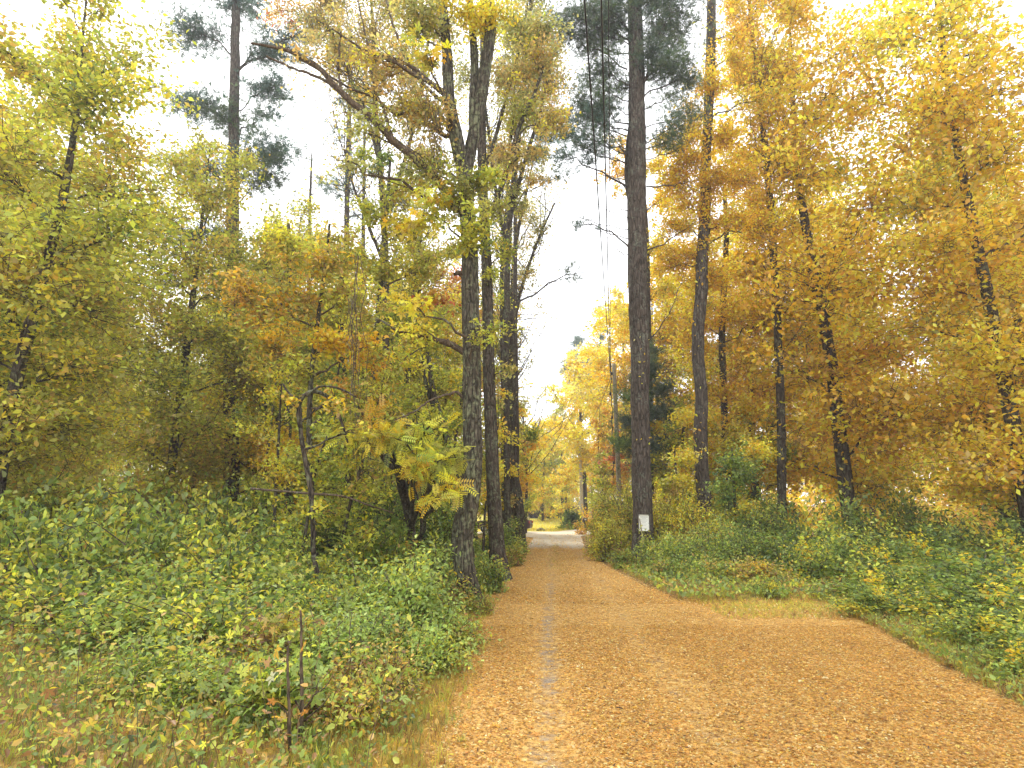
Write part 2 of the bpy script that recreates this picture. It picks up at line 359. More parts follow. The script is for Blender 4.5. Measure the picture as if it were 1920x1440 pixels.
def grid(xs, ys, zf, cf, name, mat, kind='structure', dz=0.0):
    X, Y = np.meshgrid(xs, ys); x = X.ravel(); y = Y.ravel(); nx = len(xs); ny = len(ys)
    V = np.stack([x, y, zf(x, y) + dz], 1)
    i = (np.arange(ny - 1) * nx)[:, None]; j = np.arange(nx - 1)[None]
    Q = np.stack([i + j, i + j + 1, i + nx + j + 1, i + nx + j], -1).reshape(-1, 4)
    mb = MB(); mb.add(V, Q, None, cf(x, y)); return tag(mb.build(name, mat, smooth=True), kind=kind)
def nonuni(a, lo, hi, b, fine, coarse):
    l = -np.geomspace(max(1e-3, fine), lo - a, int(coarse))[::-1] + lo; r = np.geomspace(fine, b - hi, int(coarse)) + hi
    return np.concatenate([l, np.arange(lo, hi + 1e-6, fine), r])
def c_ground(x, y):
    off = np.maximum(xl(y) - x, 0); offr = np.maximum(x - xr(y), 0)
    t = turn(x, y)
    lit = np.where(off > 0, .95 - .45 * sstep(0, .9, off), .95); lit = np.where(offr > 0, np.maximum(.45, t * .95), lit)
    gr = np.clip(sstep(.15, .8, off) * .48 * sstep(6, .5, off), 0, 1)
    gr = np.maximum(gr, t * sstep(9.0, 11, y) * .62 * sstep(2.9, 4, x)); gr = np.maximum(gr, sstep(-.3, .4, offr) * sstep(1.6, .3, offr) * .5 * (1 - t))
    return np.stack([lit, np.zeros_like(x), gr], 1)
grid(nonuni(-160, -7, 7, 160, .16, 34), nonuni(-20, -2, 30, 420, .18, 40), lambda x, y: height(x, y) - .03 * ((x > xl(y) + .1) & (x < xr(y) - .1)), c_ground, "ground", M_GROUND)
# lane: leaf-covered track with two worn wheel lines, gravel beyond about 27 m
def rut(x, y):
    """two worn wheel lines along the lane"""
    a_ = np.interp(y, [-6, 4.2, 9.6, 15, 21, 30], [0.0, .23, .54, .98, 1.3, 1.9]); b_ = np.interp(y, [-6, 4, 8, 15, 21, 30], [1.3, 1.42, 1.6, 2.1, 2.4, 3.0])
    return np.exp(-((x - a_ - .05 * fnoise(y * .9, y * 0)) / .21)**2) + .8 * np.exp(-((x - b_ - .06 * fnoise(y * .8, y * 0 + 4)) / .25)**2)
def lane_z(u, x, y):
    return -.028 * rut(x, y) + .008 * fnoise(x * 1.5, y * 1.5) + .014
def lane():
    ys = np.concatenate([np.arange(-6, 30, .14), np.arange(30, 58, .5)]); nu = 46
    U, Y = np.meshgrid(np.linspace(0, 1, nu), ys); u = U.ravel(); y = Y.ravel()
    a = xl(y) - .12 + .09 * fnoise(y * 1.9, y * 0 + 3); b = xr(y) + .12 + .09 * fnoise(y * 2.1, y * 0 + 9)
    x = a + (b - a) * u
    tr = rut(x, y) * (.46 + .2 * fnoise(x * .9 + 5, y * .6))
    g = np.maximum(np.clip(tr, 0, 1), sstep(23.5, 31, y) * .98)
    mid = np.exp(-((u - .48) / .10)**2) * sstep(17, 26, y) * sstep(40, 30, y) * .35; g = np.clip(g - mid, 0, 1)
    z = lane_z(u, x, y)
    edge = np.minimum(u, 1 - u); z = np.where(edge < .04, -.01 - .0 * z, z)
    V = np.stack([x, y, z + .004], 1)
    i = (np.arange(len(ys) - 1) * nu)[:, None]; j = np.arange(nu - 1)[None]
    Q = np.stack([i + j, i + j + 1, i + nu + j + 1, i + nu + j], -1).reshape(-1, 4)
    mb = MB(); mb.add(V, Q, None, np.stack([np.full_like(x, .97), g, np.zeros_like(x)], 1))
    tag(mb.build("lane", M_GROUND, smooth=True), kind='structure')
lane()
# pale gravel cross drive and the lawn behind it
def far_edge(x): return np.interp(x, [-40, 1.6, 3.6, 7.5, 20, 40], [46, 50, 49.5, 62, 66, 68])
def strip(xs, y0f, y1f, ny, dz, cf, name):
    nx = len(xs); X = np.tile(xs, ny); T = np.repeat(np.linspace(0, 1, ny), nx); Yv = y0f(X) + (y1f(X) - y0f(X)) * T
    V = np.stack([X, Yv, height(X, Yv) + dz], 1); i = (np.arange(ny - 1) * nx)[:, None]; j = np.arange(nx - 1)[None]
    Q = np.stack([i + j, i + j + 1, i + nx + j + 1, i + nx + j], -1).reshape(-1, 4)
    mb = MB(); mb.add(V, Q, None, cf(X, Yv)); tag(mb.build(name, M_GROUND, smooth=True), kind='structure')
strip(np.linspace(-36, 36, 120), lambda x: far_edge(x) - np.interp(x, [-40, -1, 1.5, 6.2, 9, 40], [6, 7, 12, 12, 6, 6]), far_edge, 14, .022,
      lambda x, y: np.stack([x * 0 + .9, x * 0 + .93, x * 0], 1), "gravel_drive")
strip(np.linspace(-36, 36, 120), far_edge, lambda x: x * 0 + 92.0, 26, .026, lambda x, y: np.stack([x * 0 + .6, x * 0, x * 0 + .9], 1), "lawn")

# ------------------------------------------------------------------ foliage machinery
def leaf_frames(n, up=.9, droop=.15):
    nrm = norm(rng.normal(size=(n, 3)) + A(0, 0, up * 1.4))
    ax = rng.normal(size=(n, 3)); ax[:, 2] -= droop * 2; ax = norm(ax - nrm * np.sum(ax * nrm, 1, keepdims=True) * .8)
    return ax, nrm
DENS = 1.45
def clump(mbw, mbl, att_p, att_r, c, r, palette, kind='d', size=.09, cov=1.2, lim=None, lift=.1, twig=True, up=.9, wigl=.05, tight=1.0, k=4, hmin=None, shell=2.0):
    c = np.asarray(c, float); r = np.asarray(r, float) * np.ones(3); rm = float(np.mean(r))
    # attach point
    dh = np.linalg.norm(att_p[:, :2] - c[:2], axis=1); ok = att_p[:, 2] <= c[2] - .35 * dh
    if hmin is not None: ok &= att_p[:, 2] >= hmin
    cand = np.where(ok)[0]
    ai = cand[np.argmin(np.linalg.norm(att_p[cand] - c, axis=1))] if len(cand) else (len(att_p) // 3 if hmin is None else int(np.argmin(abs(att_p[:, 2] - hmin))))
    s0 = att_p[ai]; dist = np.linalg.norm(c - s0)
    r0 = min(att_r[ai] * .55, .012 + .011 * dist) if lim is None else lim
    limb = sweep(s0[None], c[None], 9, lift, wigl)
    tubes(mbw, limb, np.linspace(r0, max(.006, r0 * .3), 9)[None], 6)
    area = TP[kind][0][2] * size * size
    n = int(DENS * cov * math.pi * r[0] * r[2] / area * .8 * (.8 if kind == 't' else 1)); n = min(n, 60000)
    if n < 3: return
    nb = int(np.clip(n / 80, 6, 60)) if kind != 't' else int(np.clip(n / 16, 8, 90))
    if kind == 't': tight = 1.5 * tight; r = r * A(1.15, 1.15, 1.0)
    ti = rng.integers(3, 9, nb); st = limb[0][ti]
    d = norm(rng.normal(size=(nb, 3))) * (rng.random((nb, 1)) ** (1 / shell)); en = c + d * r
    sub = sweep(st, en, 6, lift * .8, wigl)
    if twig: tubes(mbw, sub, np.linspace(max(.004, r0 * .28), .003 + .0006 * rm, 6)[None] * np.ones((nb, 1)), 3)
    nt_ = nb * 4; wi = rng.integers(0, nb, nt_); si = rng.integers(2, 6, nt_)
    ts = sub[wi, si]; te = ts + norm(rng.normal(size=(nt_, 3)) + A(0, 0, .25)) * r * .38 * rng.random((nt_, 1)) ** .5
    tw = sweep(ts, te, 4, .1, wigl)
    if twig: tubes(mbw, tw, np.linspace(.0045 + .0008 * rm, .002 + .0004 * rm, 4)[None] * np.ones((nt_, 1)), 3)
    gi = rng.integers(0, nt_, n); t = rng.random(n) * 2.999; k0 = t.astype(int); f = (t - k0)[:, None]
    pos = tw[gi, k0] * (1 - f) + tw[gi, k0 + 1] * f
    pos = pos + rng.normal(size=(n, 3)) * (A(.13, .13, .08) * rm * tight + .025)
    ax, nr = leaf_frames(n, up)
    if kind == 't':
        ax = norm(norm(pos - s0) + A(0, 0, .35) + rng.normal(size=(n, 3)) * .45); nr = norm(rng.normal(size=(n, 3)) + A(0, 0, 1))
    inst(mbl, kind, pos, ax, nr, size * (.45 + 1.0 * rng.random(n)), colours(palette, wi[gi], nb))
def trunk_line(pl, n=60):
    pts = [P(a, b, Y) for a, b, Y, w_ in pl]; rs = [w_ / 2 / FPX * np.linalg.norm(p - A(0, 0, EYE)) * .97 for p, (_, _, _, w_) in zip(pts, pl)]
    return pts, rs
def CP(px, py, Y, rx, ry, depth=None):
    s_ = Y / FPX * (1 / ray(px, py)[1]); return P(px, py, Y), A(rx * s_, (depth or rx * s_), ry * s_)
def seat(p):
    """ground height under a point"""
    return gz(p[0], p[1])

def tree_px(name, label, base_line, clumps, bark, size, cov=1.1, kind='d', forks=(), group=None, cat='tree', n=60, flare=.25, up=.9, lift=.1, bump_k=18, wigl=.05, extra=None, hmin=None, twig=True):
    """base_line: [(px,py,Y,width_px)...] from the ground up; forks: further stems; clumps: (px,py,Y,rx,ry,palette[,cov[,size[,kind]]])"""
    pts, rs = trunk_line(base_line)
    zb = seat(pts[0]); pts[0][2] = min(pts[0][2], zb); pts.insert(0, pts[0] * A(1, 1, 0) + A(0, 0, zb - .15)); rs.insert(0, rs[0])
    o = pts[0].copy(); o[2] = zb
    mbt, mbw, mbl = MB(), MB(), MB()
    tp, tr_ = bark_trunk(mbt, pts, rs, n, bump_k, flare=flare)
    AP, AR = [tp], [tr_]
    for fk in forks:
        fp, fr = trunk_line(fk); a, b = bark_trunk(mbt, fp, fr, max(14, n // 2), max(8, bump_k - 6)); AP.append(a); AR.append(b)
    AP = np.concatenate(AP); AR = np.concatenate(AR)
    for cl in clumps:
        px, py, Y, rx, ry, pl_ = cl[:6]; cv = cl[6] if len(cl) > 6 else cov; sz = cl[7] if len(cl) > 7 else size; kd = cl[8] if len(cl) > 8 else kind
        c, r = CP(px, py, Y, rx * 1.18, ry * 1.18); clump(mbw, mbl, AP, AR, c, r, pl_, kd, sz, cv, up=up, lift=lift, wigl=wigl, hmin=hmin, twig=twig)
    e = empty(name, o, label, cat, group)
    if extra: extra(mbt, mbw, mbl, AP, AR)
    mbt.build('trunk', bark, e, o, True)
    if mbw.n: mbw.build('branches', bark if bark is not M_MAPLE else M_TWIG, e, o)
    if mbl.n: mbl.build('crown', M_LEAF, e, o)
    return e
def tree_xy(name, label, x, y, H, r, h0, palette, bark, size, cov=1.0, nc=9, kind='d', tr=.12, lean=(0, 0), group=None, shape='round', seed=None, pal2=None, lift=.1, twig=True):
    zb = gz(x, y); o = A(x, y, zb)
    pts = [o + A(0, 0, -.2), o + A(lean[0] * .2, lean[1] * .2, H * .3), o + A(lean[0] * .6 + rng.normal() * .15, lean[1] * .6, H * .62), o + A(lean[0], lean[1], H * .97)]
    mbt, mbw, mbl = MB(), MB(), MB()
    tp, tr_ = bark_trunk(mbt, pts, [tr, tr * .8, tr * .55, tr * .12], 26, 10, flare=.2)
    nc = int(nc * 1.5); cov = cov * .75
    for i in range(nc):
        t = (i + .5) / nc; z = h0 + (H - h0) * t
        if shape == 'cone': rr = r * (1 - t) ** .8 + .12
        else: rr = r * (math.sin(math.pi * (.18 + .74 * t)) ** .8)
        a = i * 2.4 + rng.random(); d = rr * (.55 if shape != 'cone' else .4) * (.5 + .7 * rng.random())
        c = o + A(lean[0] * t + math.cos(a) * d, lean[1] * t + math.sin(a) * d, z); cr = max(.3, rr * .62) * (.8 + .4 * rng.random())
        clump(mbw, mbl, tp, tr_, c, A(cr, cr, max(.3, min(cr * .85, (H - h0) / nc * 2.0))), pal2 if (pal2 and rng.random() < .3) else palette, kind, size, cov, lift=lift, twig=twig)
    e = empty(name, o, label, 'tree', group)
    mbt.build('trunk', bark, e, o, True); mbw.build('branches', bark, e, o); mbl.build('crown', M_LEAF, e, o)
    return e
def shrub(name, label, x, y, r, h, palette, kind='o', size=.07, cov=1.6, cat='shrub', group=None, up=1.1, stems=9, ry=None, pal2=None):
    zb = gz(x, y); o = A(x, y, zb); mbw, mbl = MB(), MB(); ry = ry or r
    n = int(cov * math.pi * r * max(h, r * .6) / (TP[kind][0][2] * size * size) * .8); n = min(n, 30000)
    ns = stems + int(n / 60); th = rng.random(ns) * 6.28; ph = np.arccos(rng.random(ns) * .95); q = rng.random(ns) ** .4
    bump = 1 + .22 * np.sin(th * 3 + x * 7) * np.sin(ph * 4 + y)
    E = o + np.stack([np.cos(th) * np.sin(ph) * r * q * bump, np.sin(th) * np.sin(ph) * ry * q * bump, np.cos(ph) * h * q * bump + .04], 1)
    St = o + np.stack([rng.normal(size=ns) * r * .25, rng.normal(size=ns) * ry * .25, np.full(ns, -.04)], 1)
    ln = sweep(St, E, 6, .12, .06); tubes(mbw, ln, np.linspace(.007, .0025, 6)[None] * np.ones((ns, 1)) * (1 + h * .5), 3)
    gi = rng.integers(0, ns, n); t = 1.2 + rng.random(n) ** .6 * 3.79; k0 = t.astype(int); f = (t - k0)[:, None]
    pos = ln[gi, k0] * (1 - f) + ln[gi, np.minimum(k0 + 1, 5)] * f + rng.normal(size=(n, 3)) * (.05 + .05 * r); pos[:, 2] = np.maximum(pos[:, 2], zb + .02)
    ax, nr = leaf_frames(n, up)
    if kind == 't': ax = norm(norm(pos - o) + rng.normal(size=(n, 3)) * .4)
    cc = colours(palette, gi, ns)
    if pal2:
        s_ = rng.random(ns)[gi] < .25; cc[s_] = colours(pal2, gi, ns)[s_]
    inst(mbl, kind, pos, ax, nr, size * (.6 + .8 * rng.random(n)), cc)
    e = empty(name, o, label, cat, group); mbw.build('stems', M_TWIG, e, o); mbl.build('foliage', M_LEAF, e, o)
    return e
# ================================================================== LEFT: the two roadside trunks
AP_list, AR_list = [], []
def l1_more(mbt, mbw, mbl, AP, AR):
    # short broken limb and thin dead twig on the left, long limb reaching to the upper left
    for ln_ in ([(872, 662, 10.4, 14), (850, 648, 10.3, 13), (825, 638, 10.2, 11), (790, 632, 10.0, 9), (745, 618, 9.8, 6), (705, 596, 9.6, 3)],
                [(870, 748, 10.4, 7), (860, 736, 10.3, 6), (835, 741, 10.2, 5), (805, 752, 10.1, 4), (772, 775, 10.0, 3), (742, 786, 9.9, 2)],
                [(872, 520, 10.4, 14), (862, 512, 10.35, 10), (852, 514, 10.3, 5)],
                [(866, 395, 10.4, 19), (815, 335, 10.2, 15), (765, 285, 10.0, 14), (735, 262, 9.9, 13), (690, 215, 9.8, 12), (635, 170, 9.7, 10), (598, 128, 9.6, 8), (540, 95, 9.5, 6), (470, 80, 9.4, 3)],
                [(632, 168, 9.7, 7), (605, 148, 9.8, 5), (560, 132, 9.9, 4), (500, 105, 10, 3)],
                [(735, 262, 9.9, 6), (722, 215, 9.9, 5), (700, 160, 9.9, 4), (690, 90, 9.9, 3), (670, 0, 9.9, 2)],
                [(640, 172, 9.7, 5), (634, 120, 9.7, 4), (640, 60, 9.7, 3)],
                [(845, 180, 10.4, 9), (815, 160, 10.3, 7), (780, 130, 10.2, 6), (725, 105, 10.1, 5), (660, 90, 10.0, 3)],
                [(848, 205, 10.4, 7), (800, 165, 10.5, 5), (760, 105, 10.6, 5), (735, 40, 10.7, 4), (715, -40, 10.8, 3)]):
        p, r = trunk_line(ln_); p, r = smooth_line(p, r, 26); p = p + rng.normal(size=p.shape) * .008; tubes(mbw, p, r, 8, noise=.05)
        AP_list.append(p); AR_list.append(r)

tree_px('maple_tree', 'big grey lichen-spotted maple with a swayed base and forked top at the left road edge',
    [(888, 1146, 10.4, 42), (878, 1100, 10.4, 40), (869, 1050, 10.4, 39), (868, 1000, 10.4, 40), (877, 950, 10.4, 40), (885, 870, 10.4, 37), (885, 760, 10.4, 35), (884, 650, 10.4, 34), (882, 560, 10.4, 33), (880, 480, 10.4, 31), (876, 400, 10.4, 28), (872, 330, 10.4, 27), (858, 270, 10.4, 25), (843, 190, 10.4, 20), (838, 100, 10.4, 17), (830, 0, 10.4, 14), (826, -90, 10.4, 9)],
    [(690, 110, 10, 65, 60, 'dusty', .55), (610, 60, 9.7, 60, 50, 'dusty', .5), (560, 110, 9.6, 50, 30, 'dusty', .35), (780, 60, 10.2, 70, 60, 'dolive', .75), (740, 190, 10, 60, 55, 'dusty', .7),
     (800, 230, 10.2, 55, 60, 'dusty', .75), (690, 250, 9.8, 50, 40, 'dolive', .5), (905, 30, 10.2, 60, 45, 'yellow', .95), (860, 5, 9.9, 60, 40, 'yellow', .9), (780, 10, 9.8, 50, 40, 'dolive', .8),
     (800, 95, 9.0, 45, 30, 'yellow', .7, .11, 'm'), (850, 360, 10, 55, 60, 'dolive', 1.0), (905, 330, 9.9, 45, 35, 'ygreen', .9), (900, 420, 9.8, 60, 35, 'ygreen', .9), (800, 400, 9.9, 60, 50, 'yellow', .75, .11, 'm'),
     (790, 310, 10, 55, 45, 'dolive', .8), (860, 440, 9.9, 50, 30, 'ygreen', .9), (780, 620, 9.9, 45, 24, 'yellow', .8), (930, 610, 9.9, 36, 26, 'ygreen', .6), (630, 300, 9.9, 45, 40, 'dolive', .4), (905, 640, 9.8, 20, 24, 'ygreen', .5),
     (750, 560, 9.6, 40, 40, 'yellow', .6, .10, 'm')],
    M_MAPLE, .075, n=110, bump_k=28, kind='o', extra=l1_more, flare=.12,
    forks=[[(874, 330, 10.4, 20), (886, 265, 10.45, 22), (900, 195, 10.5, 21), (912, 110, 10.5, 20), (920, 50, 10.5, 18), (916, -30, 10.5, 14)],
           [(886, 262, 10.45, 12), (886, 200, 10.5, 14), (890, 130, 10.6, 14), (886, 60, 10.6, 12), (878, -20, 10.7, 9)]])
tree_px('dark_tree', 'dark straight slender trunk close behind the big swayed maple at the left road edge',
    [(938, 1085, 14.8, 34), (932, 1030, 14.8, 29), (928, 960, 14.8, 27), (922, 850, 14.8, 25), (917, 700, 14.8, 23), (914, 560, 14.8, 21), (910, 440, 14.8, 19), (905, 340, 14.8, 17), (903, 240, 14.8, 15), (906, 130, 14.8, 12), (905, 0, 14.8, 9)],
    [(975, 60, 14.5, 60, 60, 'dolive', .9), (1010, 130, 14.5, 50, 60, 'dusty', .9), (985, 210, 14.5, 50, 50, 'dolive', .8), (1040, 215, 14.2, 42, 45, 'dusty', .8), (960, 300, 14.3, 45, 35, 'dusty', .75), (1030, 60, 14.5, 45, 45, 'dolive', .6),
     (1005, 280, 14.3, 45, 25, 'dusty', .6), (950, 150, 14.4, 40, 50, 'dusty', .8), (935, 400, 14.3, 40, 35, 'dolive', .8), (955, 470, 14.4, 34, 34, 'ygreen', .45), (925, 510, 14.3, 25, 25, 'ygreen', .5), (950, 690, 14.6, 32, 26, 'dolive', .5)],
    M_DARK, .085, n=90, bump_k=18, kind='o',
    forks=[[(920, 400, 14.8, 10), (940, 350, 14.7, 10), (957, 295, 14.6, 9), (975, 235, 14.5, 8), (1000, 180, 14.4, 6), (1020, 120, 14.4, 4)],
           [(905, 330, 14.8, 8), (925, 270, 14.9, 7), (950, 180, 15, 6), (975, 90, 15, 5), (990, 0, 15, 3)],
           [(940, 352, 14.7, 6), (950, 310, 14.9, 5), (960, 240, 15, 5), (965, 150, 15, 4)]])
tree_px('dark_tree', 'dark leaning forked trunk beside the gravel where the lane opens out',
    [(976, 1034, 24.5, 26), (975, 1010, 24.5, 24), (975, 985, 24.5, 21), (973, 955, 24.5, 19), (970, 920, 24.5, 16), (960, 870, 24.5, 14), (950, 800, 24.5, 12), (944, 720, 24.5, 10), (942, 620, 24.5, 9), (940, 500, 24.5, 6)],
    [(960, 940, 24, 28, 18, 'dusty', .8), (955, 985, 24, 16, 18, 'dusty', .7), (945, 880, 24, 30, 24, 'gold', .7), (1005, 820, 25, 30, 26, 'ygreen', .6), (940, 760, 24, 26, 30, 'dolive', .6), (938, 560, 24, 26, 40, 'ygreen', .35)], M_DARK, .12, n=50, flare=.08)
def upswept(mbt, mbw, mbl, AP, AR):
    n = 46; i = rng.integers(12, len(AP) - 1, n); s0 = AP[i]; L = 2.2 + 2.5 * rng.random((n, 1))
    a = rng.random(n) * 6.28; e = s0 + np.stack([np.cos(a) * .55, np.sin(a) * .4, np.full(n, .95)], 1) * L
    ln = sweep(s0, e, 7, -.12, .03); tubes(mbw, ln, np.linspace(.035, .008, 7)[None] * np.ones((n, 1)), 4)
    m = 420; j = rng.integers(0, n, m); k0 = rng.integers(2, 7, m); s1 = ln[j, k0]
    e1 = s1 + norm(rng.normal(size=(m, 3)) * A(1, .8, .5) + A(.1, 0, 1.1)) * (.5 + .9 * rng.random((m, 1))); l2 = sweep(s1, e1, 4, 0, .05)
    tubes(mbw, l2, np.linspace(.009, .004, 4)[None] * np.ones((m, 1)), 3)
    q = 4200; g = rng.integers(0, m, q); pos = l2[g, rng.integers(1, 4, q)] + rng.normal(size=(q, 3)) * .10; ax, nr = leaf_frames(q)
    inst(mbl, 'd', pos, ax, nr, .13 * (.6 + .7 * rng.random(q)), colours('sparse', g % 40, 40))
tree_px('slender_tree', 'tall grey tree with fine upswept thinly leaved branches against the white sky gap',
    [(962, 1010, 30, 15), (960, 900, 30, 14), (958, 760, 30, 14), (960, 640, 30, 13), (962, 540, 30, 11), (968, 450, 30, 8), (985, 370, 30, 5), (1000, 300, 30, 3)],
    [(985, 520, 30, 34, 60, 'sparse', .35, .13), (1010, 430, 30, 40, 50, 'sparse', .35, .13)], M_DARK, .13, n=50, bump_k=10, extra=upswept,
    forks=[[(960, 620, 30, 9), (978, 540, 30, 7), (1005, 460, 30, 5), (1040, 380, 30, 3)], [(959, 700, 30, 9), (945, 600, 30, 8), (942, 480, 30, 6), (950, 380, 30, 4)]])
tree_px('slender_tree', 'second grey slender trunk just left of the finely branched tree',
    [(946, 1010, 33, 15), (946, 850, 33, 14), (945, 700, 33, 13), (947, 560, 33, 11), (950, 440, 33, 8), (952, 330, 33, 5)],
    [(960, 640, 33, 28, 40, 'sparse', .5), (950, 470, 33, 34, 50, 'sparse', .5), (970, 390, 33, 38, 40, 'sparse', .5)], M_DARK, .14, n=40, bump_k=10, extra=upswept)
# dead horizontal twigs of a pine reaching into the sky gap
def dead_twigs(mbt, mbw, mbl, AP, AR):
    for (y0, x1, y1) in ((515, 1130, 508), (556, 1040, 562), (590, 1052, 586), (600, 1050, 598), (620, 1038, 618), (535, 1030, 560)):
        a = P(965, y0, 27.5); b = P(x1, y1, 27); tubes(mbw, sweep(a[None], b[None], 8, .02, .015), np.linspace(.022, .006, 8)[None], 4)
tree_px('pine_tree', 'thin pine behind the roadside maples with bare horizontal twigs reaching into the sky gap',
    [(968, 1012, 27.5, 12), (968, 800, 27.5, 11), (966, 600, 27.5, 9), (966, 420, 27.5, 7), (965, 200, 27.5, 5), (960, 60, 27.5, 3)],
    [(1085, 508, 27, 34, 7, 'pine', .7), (1030, 240, 27, 50, 26, 'pine', .9), (1005, 290, 27, 40, 20, 'pine', .9), (1050, 330, 27, 34, 14, 'pine', .6), (990, 170, 27, 50, 26, 'blue', .7)], M_PINE, .24, kind='t', n=50, bump_k=8, extra=dead_twigs)

# ================================================================== LEFT: the thicket
def arch(mbt, mbw, mbl, AP, AR):
    for ln_ in ([(563, 800, 8.6, 8), (560, 765, 8.6, 8), (566, 745, 8.6, 8), (585, 734, 8.6, 8), (605, 738, 8.6, 7), (625, 755, 8.7, 6), (640, 790, 8.7, 5), (652, 830, 8.7, 4)],
                [(575, 742, 8.6, 5), (600, 725, 8.5, 4), (640, 730, 8.5, 4), (668, 745, 8.5, 3)], [(566, 750, 8.6, 5), (548, 742, 8.6, 4), (530, 720, 8.7, 3)]):
        p, r = trunk_line(ln_); p, r = smooth_line(p, r, 18); tubes(mbw, p, r, 8, noise=.08)
tree_px('sapling', 'dark crooked sapling whose top bends over into an arch in the left thicket',
    [(600, 1130, 8.6, 9), (598, 1095, 8.6, 9), (588, 1040, 8.6, 9), (587, 985, 8.6, 9), (584, 930, 8.6, 9), (574, 870, 8.6, 9), (565, 820, 8.6, 8), (562, 780, 8.6, 8), (561, 762, 8.6, 8)],
    [(545, 755, 8.5, 22, 16, 'ochre', .5, .07), (640, 760, 8.5, 40, 16, 'ochre', .7, .07), (668, 800, 8.5, 26, 22, 'olive', .5, .07), (598, 955, 8.3, 16, 12, 'yellow', .8, .10, 'm')], M_DARK, .07, n=50, bump_k=10, extra=arch, kind='o', flare=.05)
tree_px('maple_tree', 'pale thin trunk carrying the ochre and olive crown at the far left of the thicket',
    [(590, 1095, 11.5, 13), (588, 1000, 11.5, 12), (582, 900, 11.5, 11), (580, 800, 11.5, 10), (584, 700, 11.5, 9), (596, 600, 11.5, 8), (610, 500, 11.5, 6), (618, 420, 11.5, 4)],
    [(520, 460, 11.5, 62, 50, 'olive', 1.0), (600, 495, 11.3, 70, 55, 'ochre', 1.1), (668, 560, 11.3, 55, 50, 'olive', 1.0), (545, 575, 11.2, 70, 55, 'ochre', 1.1), (630, 640, 11.2, 66, 45, 'gold', 1.1), (500, 650, 11.2, 50, 50, 'ochre', .9),
     (690, 650, 11, 46, 50, 'gold', 1.1), (560, 690, 11.3, 55, 38, 'olive', .8), (655, 725, 11.2, 50, 40, 'ochre', .8), (700, 745, 11.2, 45, 35, 'ochre', .8), (440, 560, 11.5, 60, 70, 'ochre', .9), (620, 850, 11.4, 50, 40, 'olive', .5)],
    M_MAPLE, .09, n=60, bump_k=12, kind='o')
tree_px('maple_tree', 'slim tree with a hanging olive green crown in the middle of the left thicket',
    [(712, 1090, 14, 13), (700, 960, 14, 12), (694, 820, 14, 11), (704, 650, 14, 10), (716, 500, 14, 8), (725, 390, 14, 7), (732, 300, 14, 4)],
    [(760, 350, 14, 50, 40, 'olive', .8), (700, 400, 14, 45, 35, 'ygreen', .9), (775, 430, 14, 50, 45, 'olive', 1), (730, 500, 13.8, 50, 45, 'olive', 1.0), (800, 500, 13.8, 46, 45, 'olive', .8), (650, 470, 14, 50, 40, 'olive', .9), (740, 590, 13.8, 50, 40, 'ygreen', .9),
     (835, 560, 14, 34, 40, 'rust', .7), (820, 650, 14, 40, 30, 'ygreen', .7), (760, 690, 13.8, 46, 36, 'olive', .8), (700, 300, 14.2, 36, 40, 'green', .6)],
    M_MAPLE, .095, n=60, bump_k=12, kind='o', extra=None)
tree_px('leaning_tree', 'leaning dark forked trunk just left of the big maple',
    [(900, 1110, 16, 8), (870, 940, 16, 10), (855, 865, 16, 13), (842, 835, 16, 13), (828, 790, 16, 12), (812, 735, 16, 11), (806, 690, 16, 9), (800, 640, 16, 6)],
    [(800, 600, 16, 44, 50, 'ygreen', .7), (840, 700, 15.8, 40, 34, 'ygreen', .6), (770, 640, 16, 40, 40, 'olive', .7), (850, 790, 15.8, 34, 26, 'ygreen', .6), (750, 760, 16, 40, 30, 'ygreen', .7)],
    M_DARK, .1, n=50, bump_k=10, forks=[[(826, 790, 16, 8), (808, 750, 16.1, 8), (795, 700, 16.2, 7), (790, 640, 16.3, 5), (770, 580, 16.3, 3)]])
def ferny(mbt, mbw, mbl, AP, AR):
    for ln_ in ([(752, 885, 10.9, 12), (725, 868, 10.6, 8), (705, 830, 10.2, 6), (690, 795, 9.9, 5), (672, 762, 9.6, 4)], [(745, 880, 10.9, 7), (765, 872, 10.4, 6), (790, 878, 10, 5), (825, 885, 9.6, 4), (850, 872, 9.2, 3)],
                [(780, 1060, 11.9, 6), (790, 980, 11.6, 5), (775, 900, 11.3, 4), (768, 872, 11, 3)]):
        p, r = trunk_line(ln_); p, r = smooth_line(p, r, 18); tubes(mbw, p, r, 8, noise=.08)
tree_px('sumac_tree', 'leaning young tree with long feathered yellow and green leaves in front of the big maple',
    [(792, 1118, 12, 17), (782, 1070, 12, 16), (774, 1020, 11.9, 16), (765, 960, 11.7, 15), (755, 915, 11.4, 18), (748, 885, 11, 17), (744, 872, 10.8, 12)],
    [(715, 815, 9.2, 46, 28, 'yellow', 1.08), (765, 835, 9.0, 50, 26, 'ygreen', 1.15), (820, 865, 8.8, 44, 26, 'ygreen', 1.15), (770, 870, 9.0, 46, 20, 'gold', 0.86), (850, 850, 8.8, 26, 30, 'ygreen', 1.01), (690, 785, 9.4, 34, 24, 'ochre', 1.01), (835, 915, 8.6, 36, 26, 'yellow', 1.01), (640, 800, 9.5, 34, 24, 'ygreen', 0.86), (805, 800, 9.0, 40, 20, 'ygreen', 0.86)],
    M_DARK, .21, n=50, bump_k=12, kind='p', extra=ferny, up=1.1, wigl=.03)
